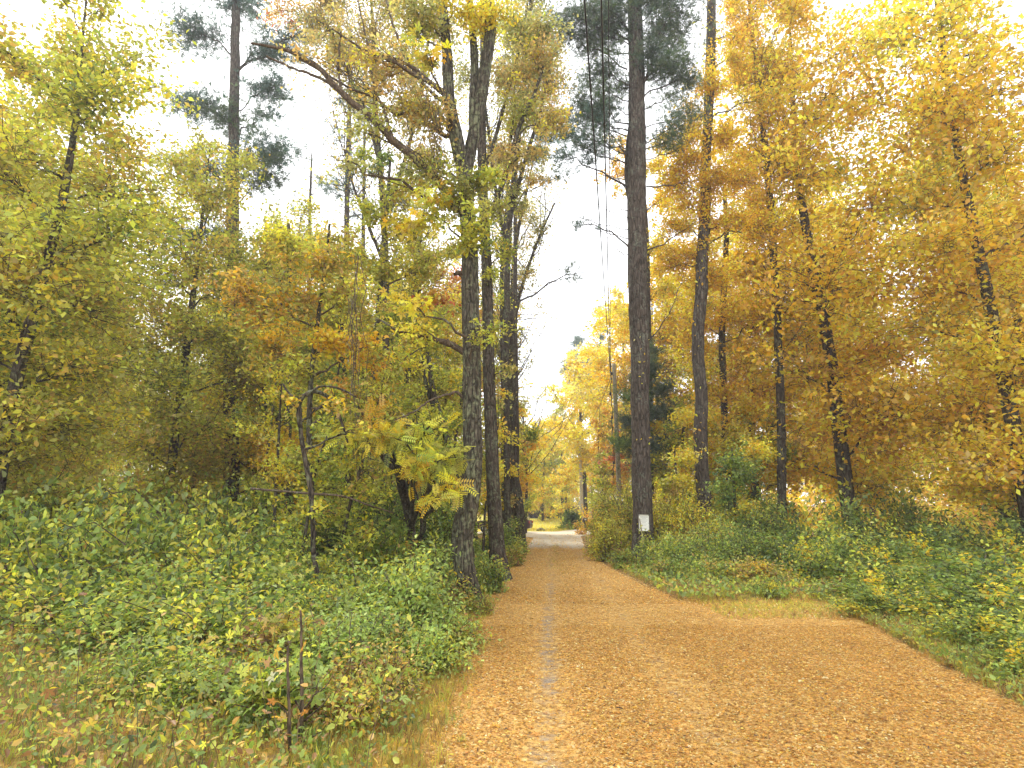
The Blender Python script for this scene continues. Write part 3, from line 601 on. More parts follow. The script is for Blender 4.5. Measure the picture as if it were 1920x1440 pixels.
tree_px('dark_tree', 'thick dark trunk standing deep in the left thicket behind the ochre crown',
    [(650, 1030, 17, 21), (650, 950, 17, 19), (649, 870, 17, 18), (646, 780, 17, 16), (640, 640, 17, 12), (640, 520, 17, 8)],
    [(620, 600, 17, 60, 60, 'olive', .8), (680, 700, 17, 55, 50, 'ygreen', .8), (590, 760, 17, 55, 50, 'ygreen', .8), (660, 500, 17, 50, 45, 'olive', .7)], M_DARK, .1, n=40, bump_k=12)
for px_, Y_, w_, lab in ((541, 19.5, 13, 'dark trunk at the left edge of the photo, nearest of the dark cluster'), (525, 21.5, 11, 'dark trunk squeezed in the middle of the left edge cluster'), (498, 22.5, 10, 'dark trunk leftmost in the left edge cluster')):
    tree_px('dark_tree', lab, [(px_, 1035, Y_, w_), (px_ - 1, 940, Y_, w_), (px_ - 3, 800, Y_, w_ * .9), (px_ + 2, 600, Y_, w_ * .8), (px_, 420, Y_, w_ * .4)],
            [(px_ - 10, 830, Y_, 46, 50, 'gold', .9), (px_ - 20, 640, Y_, 60, 60, 'olive', .8), (px_ + 10, 480, Y_, 55, 55, 'olive', .8)], M_DARK, .11, n=36, bump_k=10, group='dark trunks at the left edge')
# pale pines in the sky gap at the upper left
def whorls(px0, Y, y0, y1, n, spread, mbw):
    for i in range(n):
        y = y0 + (y1 - y0) * i / max(1, n - 1)
        for sg in (-1, 1):
            a = P(px0, y, Y); L = spread * (.5 + .7 * rng.random()) * sg; b = P(px0 + L, y + rng.normal() * 14 - 4, Y + rng.normal() * 1.5)
            tubes(mbw, sweep(a[None], b[None], 6, .05, .03), np.linspace(.035, .008, 6)[None], 4)
tree_px('pine_tree', 'pale slender pine with short bare branches rising in the upper left sky gap',
    [(640, 1000, 32, 11), (645, 700, 32, 11), (650, 450, 32, 10), (652, 300, 32, 8), (656, 180, 32, 6), (658, 60, 32, 3)],
    [(640, 250, 32, 42, 16, 'blue', .55), (670, 300, 32, 38, 14, 'blue', .5), (640, 200, 32, 34, 12, 'blue', .5), (625, 350, 32, 44, 18, 'blue', .6), (680, 230, 32, 26, 12, 'blue', .5), (655, 110, 32, 40, 22, 'blue', .6)],
    M_PINE, .26, kind='t', n=40, bump_k=8, extra=lambda a, b, c, d, e: whorls(652, 32, 130, 430, 16, 46, b))
tree_px('pine_tree', 'thinner pale pine just right of the slender sky gap pine',
    [(676, 1000, 35, 8), (680, 700, 35, 8), (681, 450, 35, 7), (683, 300, 35, 5), (684, 170, 35, 3)],
    [(700, 330, 35, 30, 14, 'blue', .6), (690, 260, 35, 26, 12, 'blue', .5), (665, 400, 35, 30, 14, 'blue', .5)],
    M_PINE, .26, kind='t', n=40, bump_k=8, extra=lambda a, b, c, d, e: whorls(682, 35, 200, 430, 9, 30, b))
tree_px('pine_tree', 'bare thin dead pine stem farthest left in the upper left sky gap',
    [(576, 1000, 34, 7), (578, 700, 34, 7), (580, 450, 34, 6), (583, 330, 34, 4), (585, 285, 34, 2)], [(560, 390, 34, 20, 10, 'blue', .4), (620, 345, 34, 26, 20, 'blue', .5)],
    M_PINE, .26, kind='t', n=40, bump_k=8, extra=lambda a, b, c, d, e: whorls(582, 34, 300, 430, 5, 26, b))
tree_px('pine_tree', 'big blue green pine whose heavy boughs enter at the upper left edge',
    [(430, 1010, 25, 26), (432, 700, 25, 23), (436, 400, 25, 20), (440, 150, 25, 15), (444, -60, 25, 10), (446, -260, 25, 5)],
    [(520, 160, 24.5, 50, 26, 'blue', 1.6), (505, 280, 24.5, 60, 30, 'blue', 1.7), (500, 330, 24.5, 55, 22, 'pine', 1.4), (545, 70, 24.5, 55, 32, 'blue', 1.2), (500, 100, 24.5, 40, 24, 'blue', 1.3), (600, 50, 24.5, 40, 26, 'blue', .9),
     (370, 200, 25, 60, 30, 'blue', 1.5), (380, 320, 25, 60, 30, 'blue', 1.5), (350, 60, 25, 70, 34, 'blue', 1.5), (450, 0, 25, 70, 40, 'blue', 1.5), (430, 230, 25, 55, 30, 'pine', 1.3), (505, 215, 24.5, 30, 14, 'blue', 1.0), (370, 440, 25, 60, 26, 'pine', 1.2)],
    M_PINE, .24, kind='t', n=50, bump_k=10)

# ================================================================== RIGHT: the pine with the notice
def pine_dead(mbt, mbw, mbl, AP, AR):
    L = [(1178, 430, 1045, 385, .016), (1176, 408, 1092, 362, .014), (1178, 448, 1105, 425, .018), (1178, 476, 1155, 466, .014), (1176, 395, 1160, 392, .02),
         (1210, 470, 1310, 412, .030), (1212, 350, 1300, 338, .030), (1208, 400, 1228, 382, .018), (1212, 515, 1218, 470, .012), (1214, 566, 1232, 545, .014), (1215, 640, 1282, 515, .026),
         (1176, 355, 1150, 315, .022), (1150, 315, 1140, 262, .014), (1209, 280, 1300, 245, .022), (1209, 270, 1290, 215, .022), (1209, 300, 1300, 262, .018),
         (1178, 290, 1080, 255, .024), (1178, 280, 1108, 195, .022), (1178, 245, 1070, 208, .024), (1178, 190, 1090, 140, .024), (1176, 130, 1020, 25, .030), (1178, 100, 1060, 55, .026), (1180, 75, 1100, 10, .026), (1180, 60, 1120, -30, .024),
         (1206, 160, 1268, 0, .045), (1206, 155, 1322, 5, .034), (1208, 205, 1310, 150, .024), (1206, 85, 1250, 40, .022), (1208, 240, 1330, 190, .022), (1180, 215, 1120, 180, .018), (1206, 120, 1340, 95, .022), (1204, 40, 1290, -40, .024), (1200, 10, 1240, -60, .026), (1182, 20, 1110, -60, .024)]
    for (x0, y0, x1, y1, r) in L:
        a = P(x0, y0, 18.85); b = P(x1, y1, 18.6 + rng.normal() * .8); ln = sweep(a[None], b[None], 10, -.06 if y1 < y0 else .05, .025); tubes(mbw, ln, np.linspace(r, .005, 10)[None], 6, noise=.06)
        if y0 < 300:
            q = int(abs(min(x1, 1300) - x0) * 3); tt = rng.random(q) ** .6 * (6.9 if x1 < 1300 else 4.6) + 2; kk = np.minimum(tt.astype(int), 8); pp = ln[0][kk] + (ln[0][kk + 1] - ln[0][kk]) * (tt - kk)[:, None] + rng.normal(size=(q, 3)) * A(.3, .3, .16)
            inst(mbl, 't', pp, norm(norm(b - a) * .6 + rng.normal(size=(q, 3)) * .5 + A(0, 0, .3)), norm(rng.normal(size=(q, 3)) + A(0, 0, 1)), .15 * (.6 + .6 * rng.random(q)), colours('pine', kk, 10))
        n = int(6 + 40 * r / .03 * .5); k = rng.integers(3, 10, n); s = ln[0][k]; e = s + norm(rng.normal(size=(n, 3)) + norm(b - a) * .8) * np.linalg.norm(b - a) * (.12 + .16 * rng.random((n, 1)))
        tubes(mbw, sweep(s, e, 5, 0, .06), np.linspace(.006, .002, 5)[None] * np.ones((n, 1)), 3)
    n = 16; i = rng.integers(16, 34, n); a_ = rng.uniform(3.6, 5.9, n); pos = AP[i] + np.stack([np.cos(a_) * (AR[i] + .03), np.sin(a_) * (AR[i] + .03), rng.normal(size=n) * .1], 1); inst(mbl, 'o', pos, norm(rng.normal(size=(n, 3)) - A(0, 0, 1)), norm(rng.normal(size=(n, 3)) * .5 + A(0, -1, .5)), np.full(n, .09), colours('palegold', i, 200))
    # thin second leader pressed against the left side of the trunk
    p, r = trunk_line([(1184, 400, 19.1, 10), (1177, 330, 19.15, 12), (1178, 280, 19.2, 11), (1183, 230, 19.1, 8)]); p, r = smooth_line(p, r, 20); tubes(mbt, p, r, 10, noise=.04)
pine = tree_px('pine_tree', 'tall straight white pine at the right road edge bearing a blank white notice',
    [(1207, 1068, 18.9, 44), (1207, 1040, 18.9, 39), (1206, 980, 18.9, 36), (1203, 900, 18.9, 35), (1201, 800, 18.9, 34), (1200, 700, 18.9, 34), (1198, 600, 18.9, 36), (1195, 500, 18.9, 35), (1194, 420, 18.9, 33), (1194, 350, 18.9, 32), (1194, 260, 18.9, 30), (1194, 170, 18.9, 27), (1192, 80, 18.9, 24), (1190, 0, 18.9, 22), (1188, -80, 18.9, 19), (1186, -220, 18.9, 12)],
    [(1120, 60, 18.7, 60, 34, 'pine', 1.53), (1070, 25, 18.6, 40, 26, 'pine', 1.19), (1130, 130, 18.6, 46, 22, 'pine', 1.36), (1100, 190, 18.6, 46, 22, 'pine', 1.36), (1120, 225, 18.8, 44, 16, 'blue', 1.19), (1090, 275, 18.6, 48, 18, 'blue', 1.02), (1060, 300, 18.5, 36, 14, 'blue', 0.85), (1075, 235, 18.5, 30, 14, 'blue', 1.02),
     (1260, 50, 18.7, 56, 34, 'pine', 1.53), (1250, 130, 18.6, 48, 26, 'pine', 1.36), (1290, 150, 18.7, 36, 16, 'pine', 1.19), (1220, 100, 18.2, 34, 30, 'pine', 1.19), (1150, 20, 18.2, 44, 26, 'pine', 1.53), (1230, -10, 18.3, 50, 28, 'pine', 1.53),
     (1150, 165, 19.6, 34, 20, 'pine', 1.02), (1090, 422, 18.5, 15, 7, 'blue', 1.53), (1120, -60, 18.7, 60, 34, 'pine', 1.53), (1270, -70, 18.7, 60, 34, 'pine', 1.53)],
    M_PINE, .16, kind='t', n=120, bump_k=26, extra=pine_dead, flare=.3)
# the notice nailed on the trunk, and the stick leaning on it
def box(mb, c, h, R=None, C=(.5, .5, .5), bev=0.0):
    v = np.array([[x, y, z] for x in (-1, 1) for y in (-1, 1) for z in (-1, 1)], float) * h
    if R is not None: v = v @ np.asarray(R).T
    mb.add(v + c, [[0, 1, 3, 2], [4, 6, 7, 5], [0, 4, 5, 1], [2, 3, 7, 6], [0, 2, 6, 4], [1, 5, 7, 3]], None, C)
M_PAPER = mk_plain('weathered_card', (.80, .80, .72), .6, 0, .06, 5); M_NAIL = mk_plain('rusty_nail', (.06, .04, .03), .5, .6)
M_INK = mk_plain('faded_ink', (.34, .33, .30), .8, 0, .2, 40)
sc_ = P(1207.5, 980, 18.52); Rz = np.array([[math.cos(.03), 0, math.sin(.03)], [0, 1, 0], [-math.sin(.03), 0, math.cos(.03)]])
e = empty('notice', sc_, 'small white notice card nailed to the pine trunk', 'notice')
mb = MB(); xs = np.linspace(-.155, .155, 7); zs = np.linspace(-.24, .24, 9); X, Z = np.meshgrid(xs, zs)
Vf = np.stack([X.ravel(), .02 - .03 * np.cos(X.ravel() * 6) + .006 * np.sin(Z.ravel() * 14), Z.ravel()], 1) @ Rz.T
i = (np.arange(8) * 7)[:, None]; j = np.arange(6)[None]; Q = np.stack([i + j, i + j + 1, i + 8 + j, i + 7 + j], -1).reshape(-1, 4)
bk = Vf + A(0, .006, 0); rim = list(range(0, 7)) + [6 + 7 * k for k in range(1, 9)] + [61 - k for k in range(0, 6)] + [56 - 7 * k for k in range(1, 8)]
rim = [r_ for r_ in rim]; QR = [[rim[k], rim[(k + 1) % len(rim)], rim[(k + 1) % len(rim)] + 63, rim[k] + 63] for k in range(len(rim))]
mb.add(np.concatenate([Vf, bk]) + sc_, np.concatenate([Q, Q[:, ::-1] + 63, np.array(QR)])); mb.build('card', M_PAPER, e, sc_)
mb = MB()
for r_ in range(9):
    wd = .05 + .06 * rng.random() if r_ else .11; zz = .17 - .042 * r_
    for q_ in range(5):
        cx = -wd + 2 * wd * (q_ + .5) / 5
        box(mb, sc_ + (A(cx, .02 - .03 * math.cos(cx * 6) - .004, zz)) @ Rz.T, A(wd / 6.5, .0012, .0045 if r_ else .009), Rz)
mb.build('faded_print', M_INK, e, sc_)
for nx_, nz_ in ((-.14, .22), (.14, .22), (.13, -.01), (.14, -.22)):
    mb = MB(); q_ = sc_ + A(nx_, -.012, nz_) @ Rz.T; tubes(mb, np.array([q_ + A(0, .03, 0), q_ + A(0, -.004, 0), q_ + A(0, -.006, 0)]), np.array([.008, .009, .006]), 8, cap=True); mb.build('nail', M_NAIL, e, sc_)
mb = MB(); a = P(1211, 1062, 18.2); a[2] = gz(a[0], a[1]) - .02; b = P(1199, 972, 18.44); tp_, r_ = smooth_line([a, (a + b) / 2 + A(.02, 0, 0), b], [.03, .026, .02], 16); tubes(mb, tp_, r_, 8, cap=True, noise=.06)
o = mb.build('stick', M_POLE, None, a); o.location = a; tag(o, 'thin pale stick leaning against the pine trunk over the notice', 'stick')

# ================================================================== RIGHT: golden trees
def cling(mbt, mbw, mbl, AP, AR):
    n = 2300; i = rng.integers(14, len(AP) - 6, n); a = rng.random(n) * 6.28; r = AR[i] + .05 + .10 * rng.random(n) ** 2
    pos = AP[i] + np.stack([np.cos(a) * r, np.sin(a) * r, rng.normal(size=n) * .12], 1)
    keep = rng.random(n) < np.interp(pos[:, 2], [0, 3.0, 4.4, 5.5, 9.5, 11.5, 16, 20], [.0, .06, .32, .12, .08, .8, .9, .4]); pos = pos[keep]; ax, nr = leaf_frames(len(pos), .2, .5)
    inst(mbl, 'o', pos, ax, nr, .11 * (.6 + .7 * rng.random(len(pos))), colours('gold', np.arange(len(pos)) % 60, 60))
tree_px('maple_tree', 'bare brown trunk with golden leaves clinging to it right of the pine',
    [(1324, 1008, 20.5, 30), (1322, 960, 20.5, 26), (1316, 880, 20.5, 24), (1314, 800, 20.5, 24), (1315, 740, 20.5, 22), (1310, 680, 20.5, 22), (1309, 620, 20.5, 22), (1314, 560, 20.5, 22), (1317, 480, 20.5, 21), (1321, 420, 20.5, 20), (1323, 340, 20.5, 18), (1326, 250, 20.5, 16), (1331, 150, 20.5, 16), (1333, 60, 20.5, 15), (1335, -40, 20.5, 12), (1336, -160, 20.5, 6)],
    [(1260, 330, 20.2, 48, 55, 'gold', 1.1), (1290, 240, 20.2, 44, 44, 'gold', 1.0), (1330, 150, 20, 36, 45, 'gold', 1.0), (1365, 250, 20.2, 40, 40, 'gold', .9), (1340, 330, 20, 50, 46, 'gold', 1.2), (1400, 330, 20.4, 50, 40, 'gold', 1.1), (1385, 110, 20.4, 40, 40, 'gold', .6), (1290, 300, 20, 40, 36, 'gold', 1.1),
     (1255, 420, 20.3, 44, 40, 'gold', 1.0), (1380, 60, 20.5, 45, 40, 'orange', .4), (1415, 190, 20.5, 40, 36, 'ochre', .5), (1240, 260, 20.4, 34, 30, 'gold', .7), (1370, 410, 20.2, 45, 40, 'gold', 1.1), (1290, 390, 20.6, 40, 40, 'gold', 1.0),
     (1290, 480, 21.2, 52, 34, 'gold', 1.1), (1430, 430, 20.8, 50, 50, 'gold', 1.1), (1340, 520, 21.6, 60, 44, 'gold', 1.1), (1250, 500, 21.6, 40, 34, 'gold', .9)],
    M_PINE, .095, n=100, bump_k=18, kind='o', extra=cling, flare=.2)
tree_px('maple_tree', 'thin dark leafy trunk with yellow boughs right of the bare brown trunk',
    [(1366, 1000, 24, 13), (1362, 860, 24, 12), (1356, 720, 24, 12), (1354, 620, 24, 12), (1358, 540, 24, 11), (1362, 440, 24, 9), (1358, 350, 24, 6)],
    [(1400, 500, 23.6, 50, 50, 'gold', 1.3), (1390, 590, 23.6, 55, 45, 'gold', 1.3), (1300, 610, 23.8, 55, 45, 'gold', 1.2), (1400, 680, 23.6, 50, 45, 'gold', 1.3), (1312, 700, 23.8, 50, 45, 'yellow', 1.1), (1340, 740, 23.8, 50, 42, 'gold', 1.1), (1410, 770, 23.4, 46, 42, 'gold', 1.2),
     (1312, 790, 23.6, 46, 42, 'yellow', 1.1), (1370, 820, 23.4, 46, 40, 'yellow', 1.0), (1400, 870, 23.2, 45, 36, 'ygreen', 1.0), (1292, 560, 24, 44, 36, 'yellow', 1.1), (1300, 655, 24, 34, 44, 'gold', .9), (1460, 600, 23.6, 50, 60, 'gold', 1.2)],
    M_DARK, .115, n=60, bump_k=12)
tree_px('maple_tree', 'young yellow and green tree low between the pine and the brown trunk',
    [(1275, 1040, 19.6, 7), (1272, 980, 19.6, 6), (1268, 900, 19.6, 5), (1265, 840, 19.6, 3)],
    [(1282, 860, 19.6, 34, 36, 'yellow', .9), (1285, 900, 19.5, 34, 34, 'yellow', 1.0), (1250, 920, 19.4, 26, 34, 'olive', 1.0), (1280, 960, 19.3, 36, 28, 'olive', .9)], M_DARK, .095, n=30, bump_k=8)
tree_px('young_tree', 'bushy green young tree right of the brown trunk at the right edge of the photo',
    [(1385, 1050, 18.2, 8), (1380, 980, 18.2, 7), (1376, 900, 18.2, 5), (1372, 840, 18.2, 3)],
    [(1370, 860, 18, 34, 30, 'green', 1.0), (1395, 900, 18, 36, 34, 'green', 1.0), (1355, 930, 18, 30, 34, 'green', 1.0), (1400, 960, 17.8, 38, 24, 'yellow', 1.0), (1360, 985, 17.8, 34, 26, 'ygreen', 1.0), (1420, 850, 18.2, 34, 34, 'yellow', .9)], M_DARK, .09, n=30, bump_k=8)
tree_px('spruce_tree', 'dark green spruce standing half hidden behind the tall pine',
    [(1212, 1000, 27, 13), (1212, 850, 27, 12), (1213, 740, 27, 8), (1214, 640, 27, 3)],
    [(1220, 655, 27, 18, 22, 'pine', 1.5), (1218, 690, 27, 24, 20, 'pine', 1.6), (1195, 705, 27, 26, 20, 'pine', 1.5), (1238, 730, 27, 28, 22, 'pine', 1.6), (1188, 745, 27, 30, 22, 'dgreen', 1.5), (1250, 778, 27, 32, 24, 'pine', 1.6), (1180, 790, 27, 32, 24, 'pine', 1.5), (1245, 825, 27, 38, 28, 'pine', 1.5), (1180, 830, 27, 32, 26, 'dgreen', 1.4), (1215, 860, 27, 44, 24, 'pine', 1.4), (1215, 770, 26.5, 30, 30, 'pine', 1.4)],
    M_DARK, .2, kind='t', n=40, bump_k=8, lift=-.1)

# ================================================================== utility poles and wires
M_WIRE = mk_plain('black_cable', (.02, .02, .02), .5); M_GLASS = mk_plain('grey_porcelain', (.45, .46, .45), .3); M_METAL = mk_plain('galvanised_metal', (.42, .43, .43), .45, .7)
def pole(px, ytop, ybot, Y, wpx, label, extras, mat):
    top = P(px, ytop, Y); bot = A(top[0] + .03, Y, gz(top[0], Y)); r = wpx / 2 / FPX * Y
    e = empty('utility_pole', bot, label, 'utility pole', 'wooden utility poles along the lane'); mb = MB()
    p, rr = smooth_line([bot - A(0, 0, .3), bot + (top - bot) * .5, top], [r * 1.1, r, r * .85], 20); tubes(mb, p, rr, 14, cap=True, noise=.01); mb.build('shaft', mat, e, bot, True)
    for i, (dx, dz) in enumerate(((-r * 1.1, -.12), (-r * 1.1, -.45), (-r * 1.1, -.8))):
        mb = MB(); c = top + A(dx, 0, dz); tubes(mb, np.array([c + A(-.07, 0, -.05), c + A(-.07, 0, -.03), c + A(-.07, 0, 0), c + A(-.07, 0, .03), c + A(-.07, 0, .05)]), np.array([.02, .045, .03, .045, .02]), 10, cap=True); ins = mb.build('insulator', M_GLASS, e, bot)
        mb = MB(); tubes(mb, np.array([c, c + A(-.075, 0, 0)]), np.array([.012, .012]), 6, cap=True); b_ = mb.build('bracket', M_METAL, ins, (0, 0, 0)); b_.location = -bot
        b_.location = tuple(-bot)
    if extras: extras(e, top, bot, r)
    return e, top, bot
def riser(e, top, bot, r):
    mb = MB(); n = 40; t = np.linspace(0, 1, n)[:, None]; p = top + A(-r - .07, -.03, .08) + (A(-.02, 0, -6.0)) * t; p[:, 0] += .035 * np.sin(t[:, 0] * 18) + .02 * rng.normal(size=n); tubes(mb, p, np.full(n, .022), 6, cap=True); mb.build('riser_cable', M_WIRE, e, bot)
    for k in (4, 11, 19, 27, 34):
        mb = MB(); box(mb, p[k], A(.05, .04, .07)); mb.build('cable_clamp', M_WIRE, e, bot)
p1, t1, b1 = pole(1151, 682, 1000, 30, 8.5, 'taller looking wooden utility pole with a cable down its side just left of the pine', riser, M_POLE)
def tank(e, top, bot, r):
    mb = MB(); c = top + A(-.04, -r - .22, -.75); h = .42
    tubes(mb, np.array([c - A(0, 0, h), c - A(0, 0, h * .96), c + A(0, 0, h * .96), c + A(0, 0, h)]), np.array([.19, .21, .21, .17]), 16, cap=True); mb.build('transformer', M_METAL, e, bot, False)
M_PALEPOLE = M_POLE
p2, t2, b2 = pole(1087, 812, 960, 57, 6.0, 'far pale utility pole with a small tank near its top beyond the lane', tank, M_CREAM)
def wire(a, b, sag, r, label):
    t = np.linspace(0, 1, 48)[:, None]; p = a * (1 - t) + b * t; p[:, 2:] -= 4 * sag * t * (1 - t); mb = MB(); tubes(mb, p, np.full(48, r), 6, cap=True)
    o = mb.build('overhead_wire', M_WIRE, None, a); o.location = tuple(a); tag(o, label, 'wire', 'overhead wires')
def thru(a, px, py, Yp):      # end point behind the camera of the wire from a through a pixel at depth Yp
    q = P(px, py, Yp); return a + (q - a) * (a[1] + 9) / (a[1] - Yp)
wire(t1 + A(-.2, 0, -.12), thru(t1 + A(-.2, 0, -.12), 1127, 0, 7.6), .3, .0145, 'overhead wire nearer the pine, the right one of the pair')
wire(t1 + A(-.2, 0, -.45), thru(t1 + A(-.2, 0, -.45), 1097, 0, 7.6), .3, .0145, 'black overhead wire left of its twin, highest in the sky gap')
wire(t1 + A(-.2, 0, -.8), thru(t1 + A(-.2, 0, -.8), 1140, 0, 7.6), .3, .008, 'thinnest overhead wire closest to the pine trunk')
wire(t2 + A(-.1, 0, -.05), P(972, 610, 30), .25, .02, 'thin dark wire slanting down to the far pole')
wire(t2 + A(.1, 0, -.1), t1 + A(-.2, 0, -.8), .5, .014, 'thin wire strung between the two utility poles')

# ================================================================== middle distance
def tx(name, label, px, Y, H, r, h0, palette, bark, size, **k):
    g_ = XY(px, Y); return tree_xy(name, label, g_[0], g_[1], H, r, h0, palette, bark, size, **k)
tx('maple_tree', 'round bright pale yellow crown below the sky gap left of the near pole', 1098, 58, 18.0, 5.2, 4, 'palegold', M_DARK, .27, cov=1.2, nc=15, tr=.25)
tx('maple_tree', 'golden crown rising behind the pine at the foot of the sky gap', 1180, 48, 20.0, 5.0, 4, 'palegold', M_DARK, .24, cov=1.15, nc=14, tr=.22)
tx('maple_tree', 'orange tinged slim tree beside the near utility pole', 1133, 44, 9.8, 1.5, 3, 'orange', M_DARK, .2, cov=1.2, nc=8, tr=.1)
tx('maple_tree', 'small red orange tree between the near pole and the pine', 1165, 37, 6.6, 1.2, 3, 'rust', M_DARK, .17, cov=1.2, nc=6, tr=.08)
tx('maple_tree', 'bright yellow bushy tree right of the far utility pole', 1112, 66, 9.0, 2.4, 1.5, 'yellow', M_DARK, .22, cov=1.3, nc=10, tr=.12)
tx('maple_tree', 'low golden orange tree left of the far utility pole', 1062, 70, 8.0, 2.2, .6, 'yellow', M_DARK, .25, cov=1.2, nc=8, tr=.12)
tx('maple_tree', 'yellow green tree filling the middle of the lane end', 1036, 90, 13.5, 5.2, .6, 'ygreen', M_DARK, .27, cov=1.2, nc=14, tr=.18, pal2='yellow')
tx('maple_tree', 'broad ochre yellow tree at the lane end right beside the dark forked trunk', 1000, 88, 13, 5.0, .6, 'yellow', M_DARK, .25, cov=1.2, nc=13, tr=.16, pal2='ochre')
tx('maple_tree', 'golden low boughed tree behind the roadside trunks on the left', 956, 44, 9.8, 3.0, 1.6, 'gold', M_DARK, .2, cov=1.2, nc=12, tr=.14, pal2='ygreen')
tx('maple_tree', 'dull green round tree with grey twigs in the middle distance', 1055, 80, 16.5, 5.0, 4, 'olive', M_DARK, .32, cov=.9, nc=12, tr=.2)
tx('pine_tree', 'distant blue green pine poking above the yellow crown', 1136, 92, 35, 3.6, 12, 'blue', M_PINE, .6, cov=1.9, nc=12, kind='t', tr=.3, shape='cone')
tx('pine_tree', 'distant ragged pine leaning out left of the higher one', 1094, 96, 30, 3.4, 18, 'blue', M_PINE, .6, cov=1.5, nc=6, kind='t', tr=.25, lean=(-.8, 0))
tx('maple_tree', 'dense yellow tree straight above the far end of the lane', 1018, 77, 12.5, 4.6, .8, 'yellow', M_DARK, .29, cov=1.3, nc=13, tr=.16, pal2='ygreen')
tx('maple_tree', 'yellow green low branched tree over the gravel left of the lane end', 978, 58, 10.5, 3.0, 1.8, 'yellow', M_DARK, .23, cov=1.2, nc=12, tr=.13, pal2='ygreen')
def bare(name, label, px, Y, H, n=26):
    o = XY(px, Y); o[2] = gz(o[0], o[1]); mbt, mbw = MB(), MB(); tp_, tr_ = bark_trunk(mbt, [o - A(0, 0, .2), o + A(.1, 0, H * .3), o + A(-.1, 0, H * .55)], [.14, .1, .06], 20, 10)
    i = rng.integers(10, 20, n); s0 = tp_[i]; e_ = s0 + norm(rng.normal(size=(n, 3)) * A(.55, .5, .2) + A(.12, 0, 1)) * H * (.25 + .25 * rng.random((n, 1))); l1_ = sweep(s0, e_, 7, -.1, .04); tubes(mbw, l1_, np.linspace(.045, .012, 7)[None] * np.ones((n, 1)), 5)
    m = n * 6; j = rng.integers(0, n, m); s1 = l1_[j, rng.integers(2, 7, m)]; e1 = s1 + norm(rng.normal(size=(m, 3)) + A(0, 0, .9)) * (.5 + .9 * rng.random((m, 1))); tubes(mbw, sweep(s1, e1, 4, 0, .05), np.linspace(.012, .005, 4)[None] * np.ones((m, 1)), 3)
    e = empty(name, o, label, 'tree'); mbt.build('trunk', M_DARK, e, o, True); mbw.build('branches', M_DARK, e, o)
bare('bare_tree', 'leafless tree with fine upright branches at the foot of the sky gap', 985, 46, 15.0)


def fine_shoots(mbt, mbw, mbl, AP, AR, n=60, L0=1.6, pal_='ochre', q=7000, size=.075):
    i = rng.integers(len(AP) // 4, len(AP) - 1, n); s0 = AP[i]; a = rng.random(n) * 6.28; e = s0 + np.stack([np.cos(a) * .5, np.sin(a) * .5, np.full(n, .8)], 1) * L0 * (.6 + rng.random((n, 1)))
    ln = sweep(s0, e, 7, -.08, .05); tubes(mbw, ln, np.linspace(.02, .006, 7)[None] * np.ones((n, 1)), 4)
    m = n * 9; j = rng.integers(0, n, m); s1 = ln[j, rng.integers(2, 7, m)]; e1 = s1 + norm(rng.normal(size=(m, 3)) + A(0, 0, .8)) * (.3 + .8 * rng.random((m, 1))) * L0 * .5; l2 = sweep(s1, e1, 4, 0, .06)
    tubes(mbw, l2, np.linspace(.006, .003, 4)[None] * np.ones((m, 1)), 3); g = rng.integers(0, m, q); pos = l2[g, rng.integers(1, 4, q)] + rng.normal(size=(q, 3)) * .09; ax, nr = leaf_frames(q)
    inst(mbl, 'd', pos, ax, nr, size * (.6 + .7 * rng.random(q)), colours(pal_, g % 60, 60))
tree_px('maple_tree', 'dusty ochre thinly leaved crown filling the top left behind the long maple limb',
    [(715, 1060, 19, 15), (720, 800, 19, 14), (724, 560, 19, 13), (718, 380, 19, 11), (705, 220, 19, 9), (700, 60, 19, 6), (690, -80, 19, 3)],
    [(640, 110, 19, 70, 60, 'dusty', .65), (700, 60, 19, 60, 50, 'dusty', .7), (760, 130, 19, 60, 60, 'dusty', .7), (680, 190, 19, 55, 45, 'dolive', .65), (780, 210, 19, 50, 50, 'dusty', .8), (800, 290, 19, 55, 45, 'dusty', .6), (590, 40, 19, 60, 40, 'dusty', .65),
     (740, 20, 19, 60, 40, 'dolive', .7), (820, 40, 19, 50, 50, 'dusty', .7), (760, 380, 19, 50, 40, 'dolive', .6), (620, 0, 19, 60, 40, 'dusty', .65), (690, -60, 19, 80, 50, 'dusty', .65), (520, 20, 19, 40, 30, 'rust', .65)],
    M_DARK, .085, n=60, bump_k=10, extra=lambda *z: fine_shoots(*z, n=90, L0=2.6, q=9000),
    forks=[[(718, 420, 19, 8), (750, 330, 19, 7), (780, 220, 19, 6), (800, 100, 19, 5), (810, 0, 19, 3)], [(712, 300, 19, 7), (680, 200, 19, 6), (640, 110, 19, 5), (600, 20, 19, 3)], [(722, 500, 19, 7), (690, 420, 19, 5), (660, 340, 19, 4), (645, 280, 19, 2)]])
